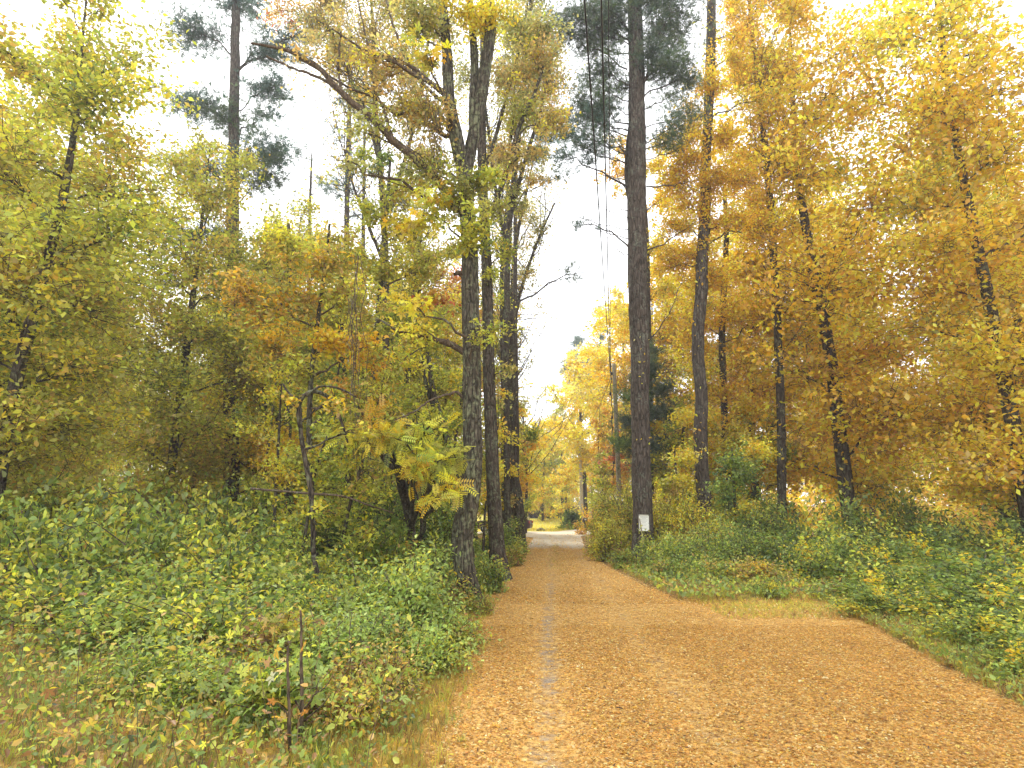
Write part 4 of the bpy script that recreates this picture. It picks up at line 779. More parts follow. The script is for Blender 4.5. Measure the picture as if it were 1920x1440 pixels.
tree_px('maple_tree', 'tall ochre and olive crown between the fork of the big maple and the white pine',
    [(952, 1030, 22, 13), (950, 820, 22, 12), (950, 600, 22, 12), (955, 420, 22, 11), (970, 280, 22, 9), (985, 130, 22, 7), (995, 0, 22, 5), (1000, -90, 22, 3)],
    [(1000, 80, 22, 55, 55, 'dolive', .6), (1030, 150, 22, 44, 45, 'dusty', .7), (970, 130, 22, 50, 50, 'dolive', .6), (1010, 210, 22, 50, 40, 'orange', .6), (960, 230, 22, 50, 45, 'dusty', .6), (1000, 0, 22, 60, 45, 'dolive', .5), (940, 40, 22, 45, 50, 'dolive', .5), (1010, 340, 22, 36, 24, 'dusty', .5), (975, 380, 22, 40, 34, 'dolive', .45),
     (870, 150, 22, 40, 60, 'dolive', .5), (1045, 90, 22, 30, 40, 'dolive', .4), (930, 300, 22, 40, 40, 'dusty', .5)],
    M_DARK, .1, n=60, bump_k=10, extra=lambda *z: fine_shoots(*z, n=80, L0=2.8, q=7000, pal_='olive', size=.1),
    forks=[[(958, 400, 22, 8), (985, 300, 22, 7), (1015, 200, 22, 5), (1035, 110, 22, 3)], [(952, 480, 22, 7), (930, 360, 22, 6), (915, 240, 22, 5), (900, 120, 22, 3)]])
tree_px('maple_tree', 'golden tree behind the pine whose small boughs show on both sides of it',
    [(1222, 1010, 29, 12), (1220, 800, 29, 11), (1216, 600, 29, 10), (1212, 430, 29, 8), (1205, 330, 29, 5)],
    [(1150, 320, 29, 26, 26, 'gold', .8), (1165, 270, 29, 30, 20, 'gold', .7), (1128, 330, 29, 20, 12, 'orange', .6), (1158, 360, 29, 16, 14, 'gold', .7), (1250, 370, 29, 36, 40, 'gold', .9), (1235, 460, 29, 34, 40, 'yellow', .9), (1240, 300, 29, 30, 26, 'gold', .8), (1245, 545, 29, 30, 34, 'yellow', .9), (1165, 590, 29, 14, 22, 'palegold', .7)],
    M_DARK, .13, n=40, bump_k=8)
tree_px('maple_tree', 'high thinly leaved ochre crown in the top right corner of the photo',
    [(1470, 1040, 22, 16), (1465, 800, 22, 15), (1455, 560, 22, 13), (1440, 330, 22, 11), (1420, 150, 22, 8), (1405, 0, 22, 5), (1400, -80, 22, 3)],
    [(1400, 60, 22, 45, 50, 'gold', .8), (1370, 20, 22, 36, 36, 'gold', .8), (1410, 140, 22, 45, 40, 'orange', .9), (1430, 230, 22, 45, 50, 'gold', .7), (1385, 300, 22, 40, 40, 'gold', .8), (1410, 380, 22, 50, 45, 'gold', .9), (1450, -10, 22, 60, 50, 'gold', .8), (1480, 140, 22, 55, 60, 'gold', .7), (1490, 300, 22, 55, 60, 'gold', .9), (1380, -40, 22, 50, 40, 'gold', .8)],
    M_DARK, .1, n=60, bump_k=10, extra=lambda *z: fine_shoots(*z, n=60, L0=2.6, q=5000, pal_='gold', size=.1))
tree_px('maple_tree', 'small twiggy tree with fine upright stems between the slim tree and the leaning trunk',
    [(762, 1020, 20, 8), (764, 850, 20, 8), (768, 700, 20, 7), (776, 560, 20, 6), (790, 440, 20, 4), (800, 360, 20, 2)],
    [(790, 480, 20, 50, 50, 'olive', .5), (830, 590, 20, 40, 45, 'ygreen', .6), (740, 560, 20, 45, 45, 'olive', .6), (835, 520, 20, 30, 30, 'rust', .6), (850, 470, 20, 30, 34, 'olive', .6), (770, 660, 20, 40, 40, 'ygreen', .6)],
    M_DARK, .095, n=40, bump_k=8, extra=lambda *z: fine_shoots(*z, n=70, L0=1.8, q=5000, pal_='olive', size=.09))
def vines(label, spots):
    mb, mbl = MB(), MB(); o = None
    for (x0, y0, x1, y1, Y) in spots:
        for q_ in range(4):
            a = P(x0 + rng.normal() * 5, y0, Y); b = P(x1 + rng.normal() * 6, y1, Y + rng.normal() * .15); o = b if o is None else o
            tubes(mb, sweep(a[None], b[None], 14, 0, .02), np.linspace(.007, .004, 14)[None], 5)
            m = 26; t = rng.random((m, 1)); p = a + (b - a) * t + rng.normal(size=(m, 3)) * .06; e1 = p + rng.normal(size=(m, 3)) * .14; tubes(mb, sweep(p, e1, 4, 0, .1), np.full((m, 4), .002), 3)
            ax, nr = leaf_frames(m, .3, .6); inst(mbl, 'o', e1, ax, nr, .05, colours('ochre', np.arange(m) % 9, 9))
    e = empty('hanging_vine', o, label, 'vine'); mb.build('stems', M_TWIG, e, o); mbl.build('leaves', M_LEAF, e, o)
vines('brown tangled vine hanging down through the ochre crown on the left', [(668, 480, 672, 900, 10.2), (660, 560, 668, 860, 10.2)])
vines('reddish bare vine strands hanging beside the fork of the big maple', [(806, 150, 806, 340, 9.8), (822, 200, 818, 330, 9.8)])
def limb():
    mb = MB(); p, r = trunk_line([(470, 916, 9, 4), (540, 922, 9, 4), (590, 926, 9, 4), (640, 930, 9.1, 4), (700, 950, 9.3, 3), (740, 962, 9.5, 2)]); p, r = smooth_line(p, r, 30); tubes(mb, p, r, 8, cap=True, noise=.06)
    o = mb.build('fallen_branch', M_TWIG, None, p[0]); o.location = tuple(p[0]); tag(o, 'long thin dark branch caught level across the left thicket', 'branch')
limb()

SP = [(505, 13, 5.5, 'yellow'), (548, 10.5, 3.6, 'ygreen'), (590, 15, 7.0, 'ygreen'), (625, 11, 4.6, 'olive'), (655, 12.5, 4.2, 'ygreen'), (676, 15.5, 6.6, 'olive'), (735, 15, 5.2, 'ygreen'), (752, 17.5, 7.5, 'yellow'), (805, 15, 4.4, 'green'),
      (835, 18.5, 8.2, 'ygreen'), (862, 14.5, 4.6, 'ygreen'), (480, 16.5, 7.5, 'gold'), (530, 18, 8.4, 'yellow'), (610, 19, 8.2, 'ygreen'), (905, 19, 6.0, 'yellow')]
WD = ['yellow', 'pale green', 'tall yellow green', 'olive', 'light green', 'olive', 'small yellow green', 'taller yellow', 'green', 'tall yellow green', 'short yellow green', 'golden', 'tall yellow', 'straight yellow green', 'bright yellow']
WH = ['before the left edge cluster of dark trunks', 'left of the crooked arching sapling', 'behind the crooked arching sapling', 'between the arching sapling and the thick dark trunk', 'before the thick dark trunk', 'behind the thick dark trunk', 'behind the feathered yellow leaves', 'left of the leaning forked trunk', 'under the leaning forked trunk',
      'high between the leaning trunk and the big maple', 'just left of the big maple', 'beyond the left edge of the photo', 'behind the left edge cluster of dark trunks', 'deep behind the pale thin trunk', 'in the gap between the two roadside trunks']
for (px_, Y_, H_, pa), w1, w2 in zip(SP, WD, WH):
    g_ = XY(px_, Y_); tree_xy('sapling', f'{w1} slender sapling {w2}', g_[0], g_[1], H_, .35 + .11 * H_, .9, pa, M_DARK, .08 if Y_ < 14 else .1, cov=.62, nc=7, tr=.022 + .004 * H_, lean=(rng.normal() * .5, rng.normal() * .3), pal2='ygreen', group='slender saplings in the left thicket')

# background trees that fill the woods behind
LB = [(470, 26, 11, 3, 'yellow', 'olive', 'bright yellow tree low behind the dark trunks at the left edge'), (545, 27, 13, 3.4, 'olive', 'ygreen', 'olive green tree deep in the woods below the bare pine stem'), (620, 24, 12, 3.0, 'ygreen', 'yellow', 'yellow green tree behind the arching sapling'),
      (690, 27, 13.5, 3.4, 'olive', 'ygreen', 'olive tree behind the slim hanging crown'), (765, 25, 14, 3.2, 'ygreen', 'yellow', 'yellow green tree behind the leaning forked trunk'), (825, 29, 15, 3.6, 'olive', 'rust', 'tall olive tree with rusty patches behind the big maple'),
      (890, 33, 15, 3.2, 'ygreen', 'yellow', 'yellow green tree seen between the two roadside trunks'), (500, 38, 16, 4.2, 'olive', 'ygreen', 'tall dull olive tree at the back of the left woods'), (600, 42, 16, 4.4, 'ygreen', 'olive', 'broad yellow green tree at the back of the left woods'),
      (740, 40, 19, 4.4, 'olive', 'ochre', 'tall ochre flecked tree at the back of the left woods'), (850, 45, 20, 4.4, 'olive', 'yellow', 'tall loose crowned tree far behind the big maple')]
for px_, Y_, H_, r_, pa, pb, lab in LB: tx('forest_tree', lab, px_, Y_, H_, r_, 1.5, pa, M_DARK, .0052 * Y_, cov=.85, nc=13, tr=.13, pal2=pb, group='trees filling the left woods')
RB = [(1250, 34, 17, 4.2, 'gold', 'yellow', 'golden tree behind the spruce on the right'), (1340, 33, 18, 4.6, 'gold', 'ochre', 'broad golden tree behind the brown trunk'), (1430, 30, 17, 4.6, 'gold', 'yellow', 'golden tree behind the right edge of the photo'),
      (1200, 44, 10, 3.0, 'ygreen', 'yellow', 'low yellow green tree behind the foot of the pine'), (1300, 26, 6.5, 2.4, 'ygreen', 'yellow', 'low yellow green tree behind the brown trunk'), (1420, 24, 6.0, 2.2, 'yellow', 'green', 'low yellow tree at the right edge behind the green one'), (1150, 40, 5.6, 2.2, 'olive', 'ygreen', 'olive bushy tree around the foot of the near pole')]
for px_, Y_, H_, r_, pa, pb, lab in RB: tx('forest_tree', lab, px_, Y_, H_, r_, 1.2, pa, M_DARK, .0052 * Y_, cov=1.0, nc=13, tr=.14, pal2=pb, group='golden trees filling the right woods')

# woods beyond both sides of the picture: copies of three kinds of tree
protoA = tree_xy('forest_tree', 'yellow maple in the woods right of the golden edge trees', 19, 21, 15, 3.6, 1.4, 'gold', M_DARK, .12, cov=.9, nc=15, tr=.17, pal2='yellow', group='yellow maples in the woods off to the right')
protoB = tree_xy('forest_tree', 'olive green maple in the woods left of the left edge cluster', -14, 15.5, 12, 3.2, 1.0, 'olive', M_DARK, .105, cov=.9, nc=15, tr=.13, pal2='ygreen', group='olive maples in the woods off to the left')
for i, (x_, y_) in enumerate([(14.5, 17), (22, 27), (27, 22), (18, 32), (29, 34), (24, 42), (34, 28), (38, 40), (31, 52), (12.5, 22.5), (43, 52)]):
    dup(protoA, (x_, y_, gz(x_, y_)), i * 1.3 + .5, 1.1 + .4 * rng.random() + y_ * .006, 'yellow maple in the woods right of the golden edge trees', 'yellow maples in the woods off to the right')
for i, (x_, y_) in enumerate([(-10.8, 12.6), (-12, 21), (-18, 20), (-22, 28), (-16, 30), (-27, 36), (-21, 42), (-33, 44), (-28, 26), (-36, 56), (-10.5, 27)]):
    dup(protoB, (x_, y_, gz(x_, y_)), i * 1.7 + .3, 1.1 + .4 * rng.random() + y_ * .007, 'olive green maple in the woods left of the left edge cluster', 'olive maples in the woods off to the left')
# far-off wood closing the view all round, one mass
def far_wood():
    mbl, mbt = MB(), MB(); n = 130; x = np.linspace(-150, 150, n) + rng.normal(size=n) * 2; y = 104 + rng.random(n) * 28 + np.abs(x) * .05; y = np.where(np.abs(x) > 30, y - 44, y)
    for i in range(n):
        if -14 < x[i] - y[i] * .03 < 14: H = 9 + 3 * rng.random()
        else: H = 14 + 7 * rng.random()
        o = A(x[i], y[i], gz(x[i], y[i])); tubes(mbt, np.array([o, o + A(0, 0, H * .8)]), np.array([.25, .08]), 6)
        m = 620; d = norm(rng.normal(size=(m, 3))) * rng.random((m, 1)) ** .35; pos = o + A(0, 0, H * .55) + d * A(4.6, 4.0, H * .5) * (1 + .2 * np.sin(d[:, :1] * 7 + i)); ax, nr = leaf_frames(m)
        inst(mbl, 'd', pos, ax, nr, .75 * (.6 + .7 * rng.random(m)), colours(['olive', 'ygreen', 'yellow', 'gold'][rng.integers(0, 4)] if x[i] < 20 else 'gold', np.arange(m) % 20, 20))
    for pa_, xa, xb in (('olive', -95, -9), ('ygreen', -80, -8), ('gold', 16, 100), ('yellow', 13, 90)):
        m = 16000; xx = rng.uniform(xa, xb, m); yy = 50 + 12 * rng.random(m) + np.abs(xx) * .02; zz = height(xx, yy) + (4.2 + 1.6 * np.sin(xx * .7) + np.sin(xx * 1.9)) * rng.random(m); ax, nr = leaf_frames(m)
        inst(mbl, 'd', np.stack([xx, yy, zz], 1), ax, nr, .42 * (.6 + .8 * rng.random(m)), colours(pa_, ((xx + 100) * 1.5).astype(int) % 200, 200))
    e = tag(mbl.build('far_woods', M_LEAF), kind='stuff'); t = mbt.build('trunks', M_DARK, e)
far_wood()

# ================================================================== things at the lane end
M_CARP = mk_plain('dark_red_paint', (.05, .014, .016), .3, .2, .1, 3, .5); M_TYRE = mk_plain('tyre_rubber', (.02, .02, .02), .8); M_CGL = mk_plain('car_glass', (.03, .035, .04), .08, 0, .1, 3, .8); M_RIM = mk_plain('wheel_rim', (.5, .5, .5), .3, .9); M_TAIL = mk_plain('tail_lamp', (.4, .03, .02), .25)
def prism(mb, prof, x0, x1, inset=0.0):
    """profile in (y,z), extruded along x with slightly pinched sides"""
    k = len(prof); pr = np.array(prof, float); cc = pr.mean(0); rows = []
    for x, s_ in ((x0, .9), (x0 + .07, 1), (x1 - .07, 1), (x1, .9)): rows.append(np.column_stack([np.full(k, x), cc + (pr - cc) * s_]))
    V = np.concatenate(rows + [[[x0, *cc]], [[x1, *cc]]]); Q = []; T = []
    for a in range(3):
        for j in range(k): Q.append([a * k + j, a * k + (j + 1) % k, (a + 1) * k + (j + 1) % k, (a + 1) * k + j])
    for j in range(k): T.append([4 * k, (j + 1) % k, j]); T.append([4 * k + 1, 3 * k + j, 3 * k + (j + 1) % k])
    mb.add(V, Q, T)
def car():
    o = XY(984, 47.5); o[0] -= .35; o[2] = gz(o[0], o[1]) + .03; e = empty('parked_car', (0, 0, 0), 'dark red car mostly hidden behind the dark forked trunk at the lane end', 'car'); Z = (0, 0, 0)
    # built along local y (length), then the root is turned so the rear faces right
    mb = MB(); prism(mb, [(-2.1, .35), (-2.15, .6), (-2.05, .95), (-1.1, 1.02), (1.0, 1.0), (2.0, .88), (2.15, .6), (2.1, .32), (1.6, .26), (-1.7, .26)], -.86, .86); body = mb.build('body', M_CARP, e)
    mb = MB(); prism(mb, [(-1.95, 1.0), (-1.55, 1.5), (-.6, 1.56), (.3, 1.5), (1.05, 1.0)], -.74, .74); mb.build('cabin', M_CARP, e)
    for sx in (-1, 1):
        mb = MB(); x = sx * .752; mb.add([[x, -1.7, 1.06], [x, -.5, 1.06], [x, -.5, 1.44], [x * .99, -1.45, 1.42]], [[0, 1, 2, 3]]); mb.add([[x, -.4, 1.06], [x, .85, 1.06], [x * .99, .3, 1.4], [x, -.4, 1.44]], [[0, 1, 2, 3]]); mb.build('side_window', M_CGL, e)
        mb = MB(); box(mb, A(sx * .68, -2.13, .8), A(.12, .03, .09)); mb.build('tail_lamp', M_TAIL, e)
        for y in (-1.3, 1.35):
            mb = MB(); tubes(mb, np.array([[sx * .9, y, .33], [sx * .88, y, .33], [sx * .70, y, .33], [sx * .68, y, .33]]), np.array([.30, .33, .33, .30]), 24, cap=True); wh = mb.build('wheel', M_TYRE, e)
            mb = MB(); tubes(mb, np.array([[sx * .91, y, .33], [sx * .89, y, .33]]), np.array([.16, .2]), 16, cap=True); mb.build('rim', M_RIM, wh)
    mb = MB(); mb.add([[-.6, -1.99, 1.04], [.6, -1.99, 1.04], [.55, -1.66, 1.45], [-.55, -1.66, 1.45]], [[0, 1, 2, 3]]); mb.build('rear_window', M_CGL, e)
    e.location = (-.62, float(o[1]), float(o[2])); e.rotation_euler = (0, 0, rad(78))
car()
# rock on the lawn edge
def rock(px, Y, s, label):
    mb = MB(); nu, nv = 14, 9; V = []
    for i in range(nv):
        ph = math.pi * i / (nv - 1)
        for j in range(nu):
            th = 2 * math.pi * j / nu; f = 1 + .16 * math.sin(3 * th + ph * 2) + .1 * math.sin(5 * ph + th * 2) + .05 * rng.normal(); V.append([math.cos(th) * math.sin(ph) * s * f, math.sin(th) * math.sin(ph) * s * .8 * f, math.cos(ph) * s * .55 * f])
    Q = [[i * nu + j, i * nu + (j + 1) % nu, (i + 1) * nu + (j + 1) % nu, (i + 1) * nu + j] for i in range(nv - 1) for j in range(nu)]
    g_ = XY(px, Y); mb.add(V, Q); o = mb.build('rock', mk_plain('fieldstone', (.16, .13, .08), .9, 0, .4, 5)); o.location = (g_[0], g_[1], gz(g_[0], g_[1]) + s * .2); tag(o, label, 'rock')
rock(1014, 51.5, .34, 'low brown rock on the lawn edge beyond the gravel')
o_ = XY(1074, 57); shrub('juniper_bush', 'low spreading blue green juniper at the lawn edge', o_[0], o_[1], 1.5, 1.9, 'dgreen', 't', .34, 1.6, pal2='pine')
o_ = XY(1062, 56); shrub('grassy_bush', 'low grassy green bush in front of the juniper', o_[0] + .2, o_[1], 1.6, .7, 'green', 'd', .2, 1.1, pal2='weeds')
o_ = XY(1072, 68); shrub('shrub', 'bright lime yellow shrub behind the juniper', o_[0], o_[1], 1.6, 2.6, 'yellow', 'd', .25, 1.3, pal2='ygreen')
o_ = XY(1092, 43.5); shrub('shrub', 'small bright orange shrub on the gravel corner', o_[0], o_[1], .55, .5, 'orange', 'd', .14, 1.6, pal2='rust')
o_ = XY(1100, 50); shrub('shrub', 'orange leaved shrub at the foot of the far pole', o_[0] + .2, o_[1] + 2, 1.2, 2.4, 'orange', 'd', .2, .9, pal2='yellow')
def postbox():
    g_ = XY(1097, 46.5); e = empty('post_box', g_, 'small dark box on a post behind the orange shrub', 'post box'); mb = MB(); tubes(mb, np.array([g_ - A(0, 0, .1), g_ + A(0, 0, .85)]), np.array([.06, .055]), 8, cap=True); mb.build('post', M_DARK, e, g_)
    mb = MB(); c = g_ + A(0, 0, 1.0); a = np.linspace(0, math.pi, 9); prof = [(-.16, -.15)] + [(-.16 * math.cos(t), .02 + .14 * math.sin(t)) for t in a] + [(.16, -.15)]; k = len(prof)
    V = [[c[0] + x, c[1] + y, c[2] + z] for y in (-.25, .25) for x, z in prof] + [[c[0], c[1] - .25, c[2] - .02], [c[0], c[1] + .25, c[2] - .02]]
    mb.add(V, [[j, (j + 1) % k, k + (j + 1) % k, k + j] for j in range(k)], [[2 * k, (j + 1) % k, j] for j in range(k)] + [[2 * k + 1, k + j, k + (j + 1) % k] for j in range(k)]); mb.build('box', M_NAIL, e, g_)
    mb = MB(); box(mb, c + A(.02, -.262, .03), A(.07, .006, .05)); mb.build('white_plate', M_PAPER, e, g_)
postbox()
def brush():
    e = empty('brush_pile', XY(1022, 84), 'dark tangled brush line between the lawn and the far yellow trees', 'brush'); o = np.array(e.location); mbw, mbl = MB(), MB(); n = 900
    x = rng.uniform(-3, 9, n); y = 84 + rng.normal(size=n) * .8; s0 = np.stack([x, y, height(x, y)], 1); e_ = s0 + rng.normal(size=(n, 3)) * A(1.0, .6, .2) + A(0, 0, .7); e_[:, 2] = s0[:, 2] + .3 + rng.random(n) * 1.4
    tubes(mbw, sweep(s0, e_, 5, .1, .1), np.linspace(.06, .02, 5)[None] * np.ones((n, 1)), 3); m = 2600; i = rng.integers(0, n, m); pos = e_[i] + rng.normal(size=(m, 3)) * .25; ax, nr = leaf_frames(m); inst(mbl, 'd', pos, ax, nr, .26 * (.6 + .6 * rng.random(m)), colours('weeds', i % 30, 30) * .7)
    mbw.build('stems', M_DARK, e, o); mbl.build('leaves', M_LEAF, e, o)
brush()

# ================================================================== shrubs and verge on the right
RS = [(1148, 22.5, 1.0, 1.9, 'olive', 'ochre', 'o', .11, 'brown and olive shrub at the right road edge left of the pine'), (1150, 20.4, .9, 1.5, 'olive', 'ygreen', 'o', .10, 'dull olive shrub just left of the notice pine'),
      (1165, 23.5, 1.3, 3.1, 'ygreen', 'olive', 'o', .12, 'tall yellow green shrub behind the foot of the pine'), (1148, 27, 1.1, 2.6, 'olive', 'yellow', 'd', .13, 'olive shrub farther along the right road edge'), (1152, 34, 1.2, 3.0, 'ygreen', 'olive', 'd', .15, 'leafy shrub where the lane meets the gravel on the right'),
      (1175, 17.9, .55, .55, 'bush', 'weeds', 'o', .09, 'low green weeds at the left foot of the pine'), (1235, 17.6, .75, .8, 'bush', 'ygreen', 'o', .09, 'low green shrub at the right foot of the pine'), (1245, 19.8, .9, 1.9, 'olive', 'yellow', 'o', .10, 'yellow green shrub just right of the pine'),
      (1285, 15.8, .95, .75, 'bush', 'green', 'o', .085, 'spreading bright green shrub at the front of the right verge'), (1340, 16.3, 1.0, 1.0, 'bush', 'ygreen', 'o', .085, 'green shrub in the middle of the right verge'), (1400, 15.4, 1.0, 1.1, 'bush', 'green', 'o', .085, 'green shrub at the right edge of the photo'),
      (1310, 18.6, 1.2, 1.7, 'yellow', 'ygreen', 'o', .10, 'yellow shrub in front of the brown trunk'), (1370, 18.9, 1.2, 1.4, 'ygreen', 'green', 'o', .10, 'yellow green shrub below the bushy young tree'), (1425, 17.8, 1.2, 1.8, 'green', 'bush', 'o', .095, 'taller green shrub at the right edge behind the verge'),
      (1250, 15.2, .6, .45, 'bush', 'weeds', 'o', .08, 'low green clump nearest the road on the right verge'), (1345, 14.0, .9, .5, 'bush', 'weeds', 'o', .08, 'low green clump along the edge of the leafy turn-out'), (1418, 13.6, .9, .55, 'weeds', 'ochre', 'o', .08, 'ochre flecked clump at the corner of the leafy turn-out')]
for px_, Y_, r_, h_, pa, pb, kd, sz, lab in RS:
    g_ = XY(px_, Y_); shrub('shrub', lab, g_[0], g_[1], r_, h_ * (1.35 if px_ > 1230 and Y_ > 15.2 else 1), pa, kd, sz * .74, 2.3, pal2=pb)
RO = [(1490, 14.4, 1.1, 1.1), (1570, 14.8, 1.2, 1.2), (1650, 15, 1.2, 1.0), (1500, 18, 1.4, 2.1), (1600, 19, 1.6, 2.3), (1720, 16, 1.4, 1.4), (1800, 18, 1.6, 1.9), (1700, 21, 1.7, 2.6), (1880, 16, 1.5, 1.6), (1960, 20, 2, 2.4)]
pr = None
for i, (px_, Y_, r_, h_) in enumerate(RO):
    g_ = XY(px_, Y_)
    if pr is None: pr = shrub('shrub', 'green roadside shrub beyond the right edge of the photo', g_[0], g_[1], 1.2, 1.25, 'green', 'o', .09, 1.5, pal2='yellow', group='shrubs off to the right')
    else:
        c = dup(pr, (g_[0], g_[1], gz(g_[0], g_[1])), i * 2.1, r_ / 1.2, 'green roadside shrub beyond the right edge of the photo', 'shrubs off to the right'); c.scale = (r_ / 1.2, r_ / 1.2, h_ / 1.25)

for i, (x_, y_, s_) in enumerate([(5.7, 9.6, .6), (6.6, 10.8, .9), (5.6, 7.6, .55), (6.6, 8.6, .9), (5.0, 6.0, .5), (6.0, 6.4, .8), (7.6, 9.6, 1.1), (7.4, 7.2, 1.0), (4.6, 4.6, .4), (5.6, 4.8, .7), (8.6, 11.6, 1.2), (8.8, 8.2, 1.2), (4.9, 11.9, .4)]):
    c = dup(pr, (x_, y_, gz(x_, y_)), i * 1.9 + 1, s_, 'green roadside shrub beyond the right edge of the photo', 'shrubs off to the right'); c.scale = (s_, s_, s_ * .7)

# ================================================================== undergrowth on the left
LS = [(735, 7.9, 1.15, 1.12, 'fresh', 'ygreen', 'o', .08, 'big rounded bright green mound bush left of the swayed maple'), (830, 7.5, .55, .52, 'fresh', 'weeds', 'o', .06, 'low green bush at the road edge before the big maple'), (680, 6.7, .70, .56, 'fresh', 'bush', 'o', .06, 'green bush in front of the mound bush'),
      (790, 6.5, .55, .45, 'fresh', 'olive', 'o', .055, 'low leafy bush near the leaf-strewn road edge'), (600, 7.4, .75, .62, 'bush', 'ygreen', 'o', .065, 'green bush left of the mound bush'), (530, 8.4, .8, .95, 'bush', 'yellow', 'm', .09, 'broad leaved green bush at the left edge below the trunk cluster'),
      (610, 6.0, .6, .5, 'fresh', 'bush', 'o', .06, 'green weeds behind the bare foreground twigs'), (520, 6.2, .6, .50, 'weeds', 'yellow', 'm', .08, 'yellowing broad leaved weeds at the left edge'), (700, 5.6, .55, .34, 'weeds', 'bush', 'o', .05, 'low mixed weeds in the left foreground'),
      (510, 4.7, .45, .42, 'bush', 'ygreen', 'm', .085, 'light green leafy plant in the bottom left corner'), (640, 4.9, .5, .30, 'weeds', 'ochre', 'o', .05, 'brownish weeds at the bottom left of the picture'),
      (690, 11.2, 1.0, 1.5, 'green', 'ygreen', 'm', .10, 'green maple seedlings thick below the feathered leaves'), (790, 11.0, .7, 1.2, 'green', 'bush', 'o', .09, 'green bush just left of the foot of the big maple'), (620, 12.2, 1.1, 2.0, 'green', 'ygreen', 'o', .10, 'tall green bush behind the arching sapling'),
      (720, 13.4, 1.2, 2.5, 'green', 'dgreen', 'o', .10, 'dark green tall bush in the shade of the thicket'), (820, 13.8, 1.0, 2.4, 'green', 'ygreen', 'o', .10, 'green bush between the leaning trunk and the big maple'), (520, 12.6, 1.1, 1.4, 'ygreen', 'green', 'm', .11, 'yellow green bush in front of the left edge trunks'),
      (570, 9.8, .8, .95, 'green', 'ygreen', 'o', .08, 'green undergrowth at the foot of the crooked sapling'), (915, 12.6, .45, .85, 'bush', 'ygreen', 'o', .085, 'small green bush between the two roadside trunks'), (902, 9.95, .22, .28, 'weeds', 'bush', 'o', .05, 'little tuft of weeds at the right foot of the big maple'), (862, 10.1, .38, .5, 'weeds', 'dgreen', 'o', .06, 'weeds around the left foot of the big maple'),
      (958, 18.5, .5, .7, 'weeds', 'ygreen', 'o', .09, 'weeds along the road edge behind the dark slender trunk'), (970, 22.8, .5, .7, 'green', 'weeds', 'o', .10, 'green weeds at the foot of the dark forked trunk'), (940, 20.5, .9, 1.6, 'green', 'ygreen', 'o', .1, 'green bush behind the dark slender trunk')]
for px_, Y_, r_, h_, pa, pb, kd, sz, lab in LS:
    g_ = XY(px_, Y_); shrub('bush', lab, g_[0], g_[1], r_, h_, pa, kd, sz * .74, 2.3, pal2=pb, cat='bush')
LO = [(420, 6.6, .8, .7), (330, 7.6, 1.0, .9), (230, 6.6, .9, .7), (430, 9.4, 1.1, 1.3), (320, 10.5, 1.3, 1.7), (180, 9.5, 1.2, 1.5), (120, 7.6, 1.0, .9), (60, 10, 1.4, 1.8), (250, 13, 1.6, 2.3), (440, 13.4, 1.5, 2.0), (-20, 12, 1.6, 2.2), (120, 14.5, 1.7, 2.5), (400, 17, 1.8, 2.6), (280, 5.2, .6, .45), (400, 5.0, .55, .4)]
pr = None
for i, (px_, Y_, r_, h_) in enumerate(LO):
    g_ = XY(px_, Y_)
    if pr is None: pr = shrub('bush', 'green bush in the undergrowth beyond the left edge of the photo', g_[0], g_[1], .9, .8, 'green', 'o', .065, 1.5, pal2='olive', group='bushes off to the left', cat='bush')
    else:
        c = dup(pr, (g_[0], g_[1], gz(g_[0], g_[1])), i * 2.1, 1, 'green bush in the undergrowth beyond the left edge of the photo', 'bushes off to the left'); c.scale = (r_ / .9, r_ / .9, h_ / .8)
PAL['litter'] = pal(((.60, .33, .07), 5), ((.68, .45, .13), 4), ((.84, .68, .32), 1.4), ((.42, .22, .06), 2.2), ((.16, .10, .05), .35), ((.72, .42, .07), 3))
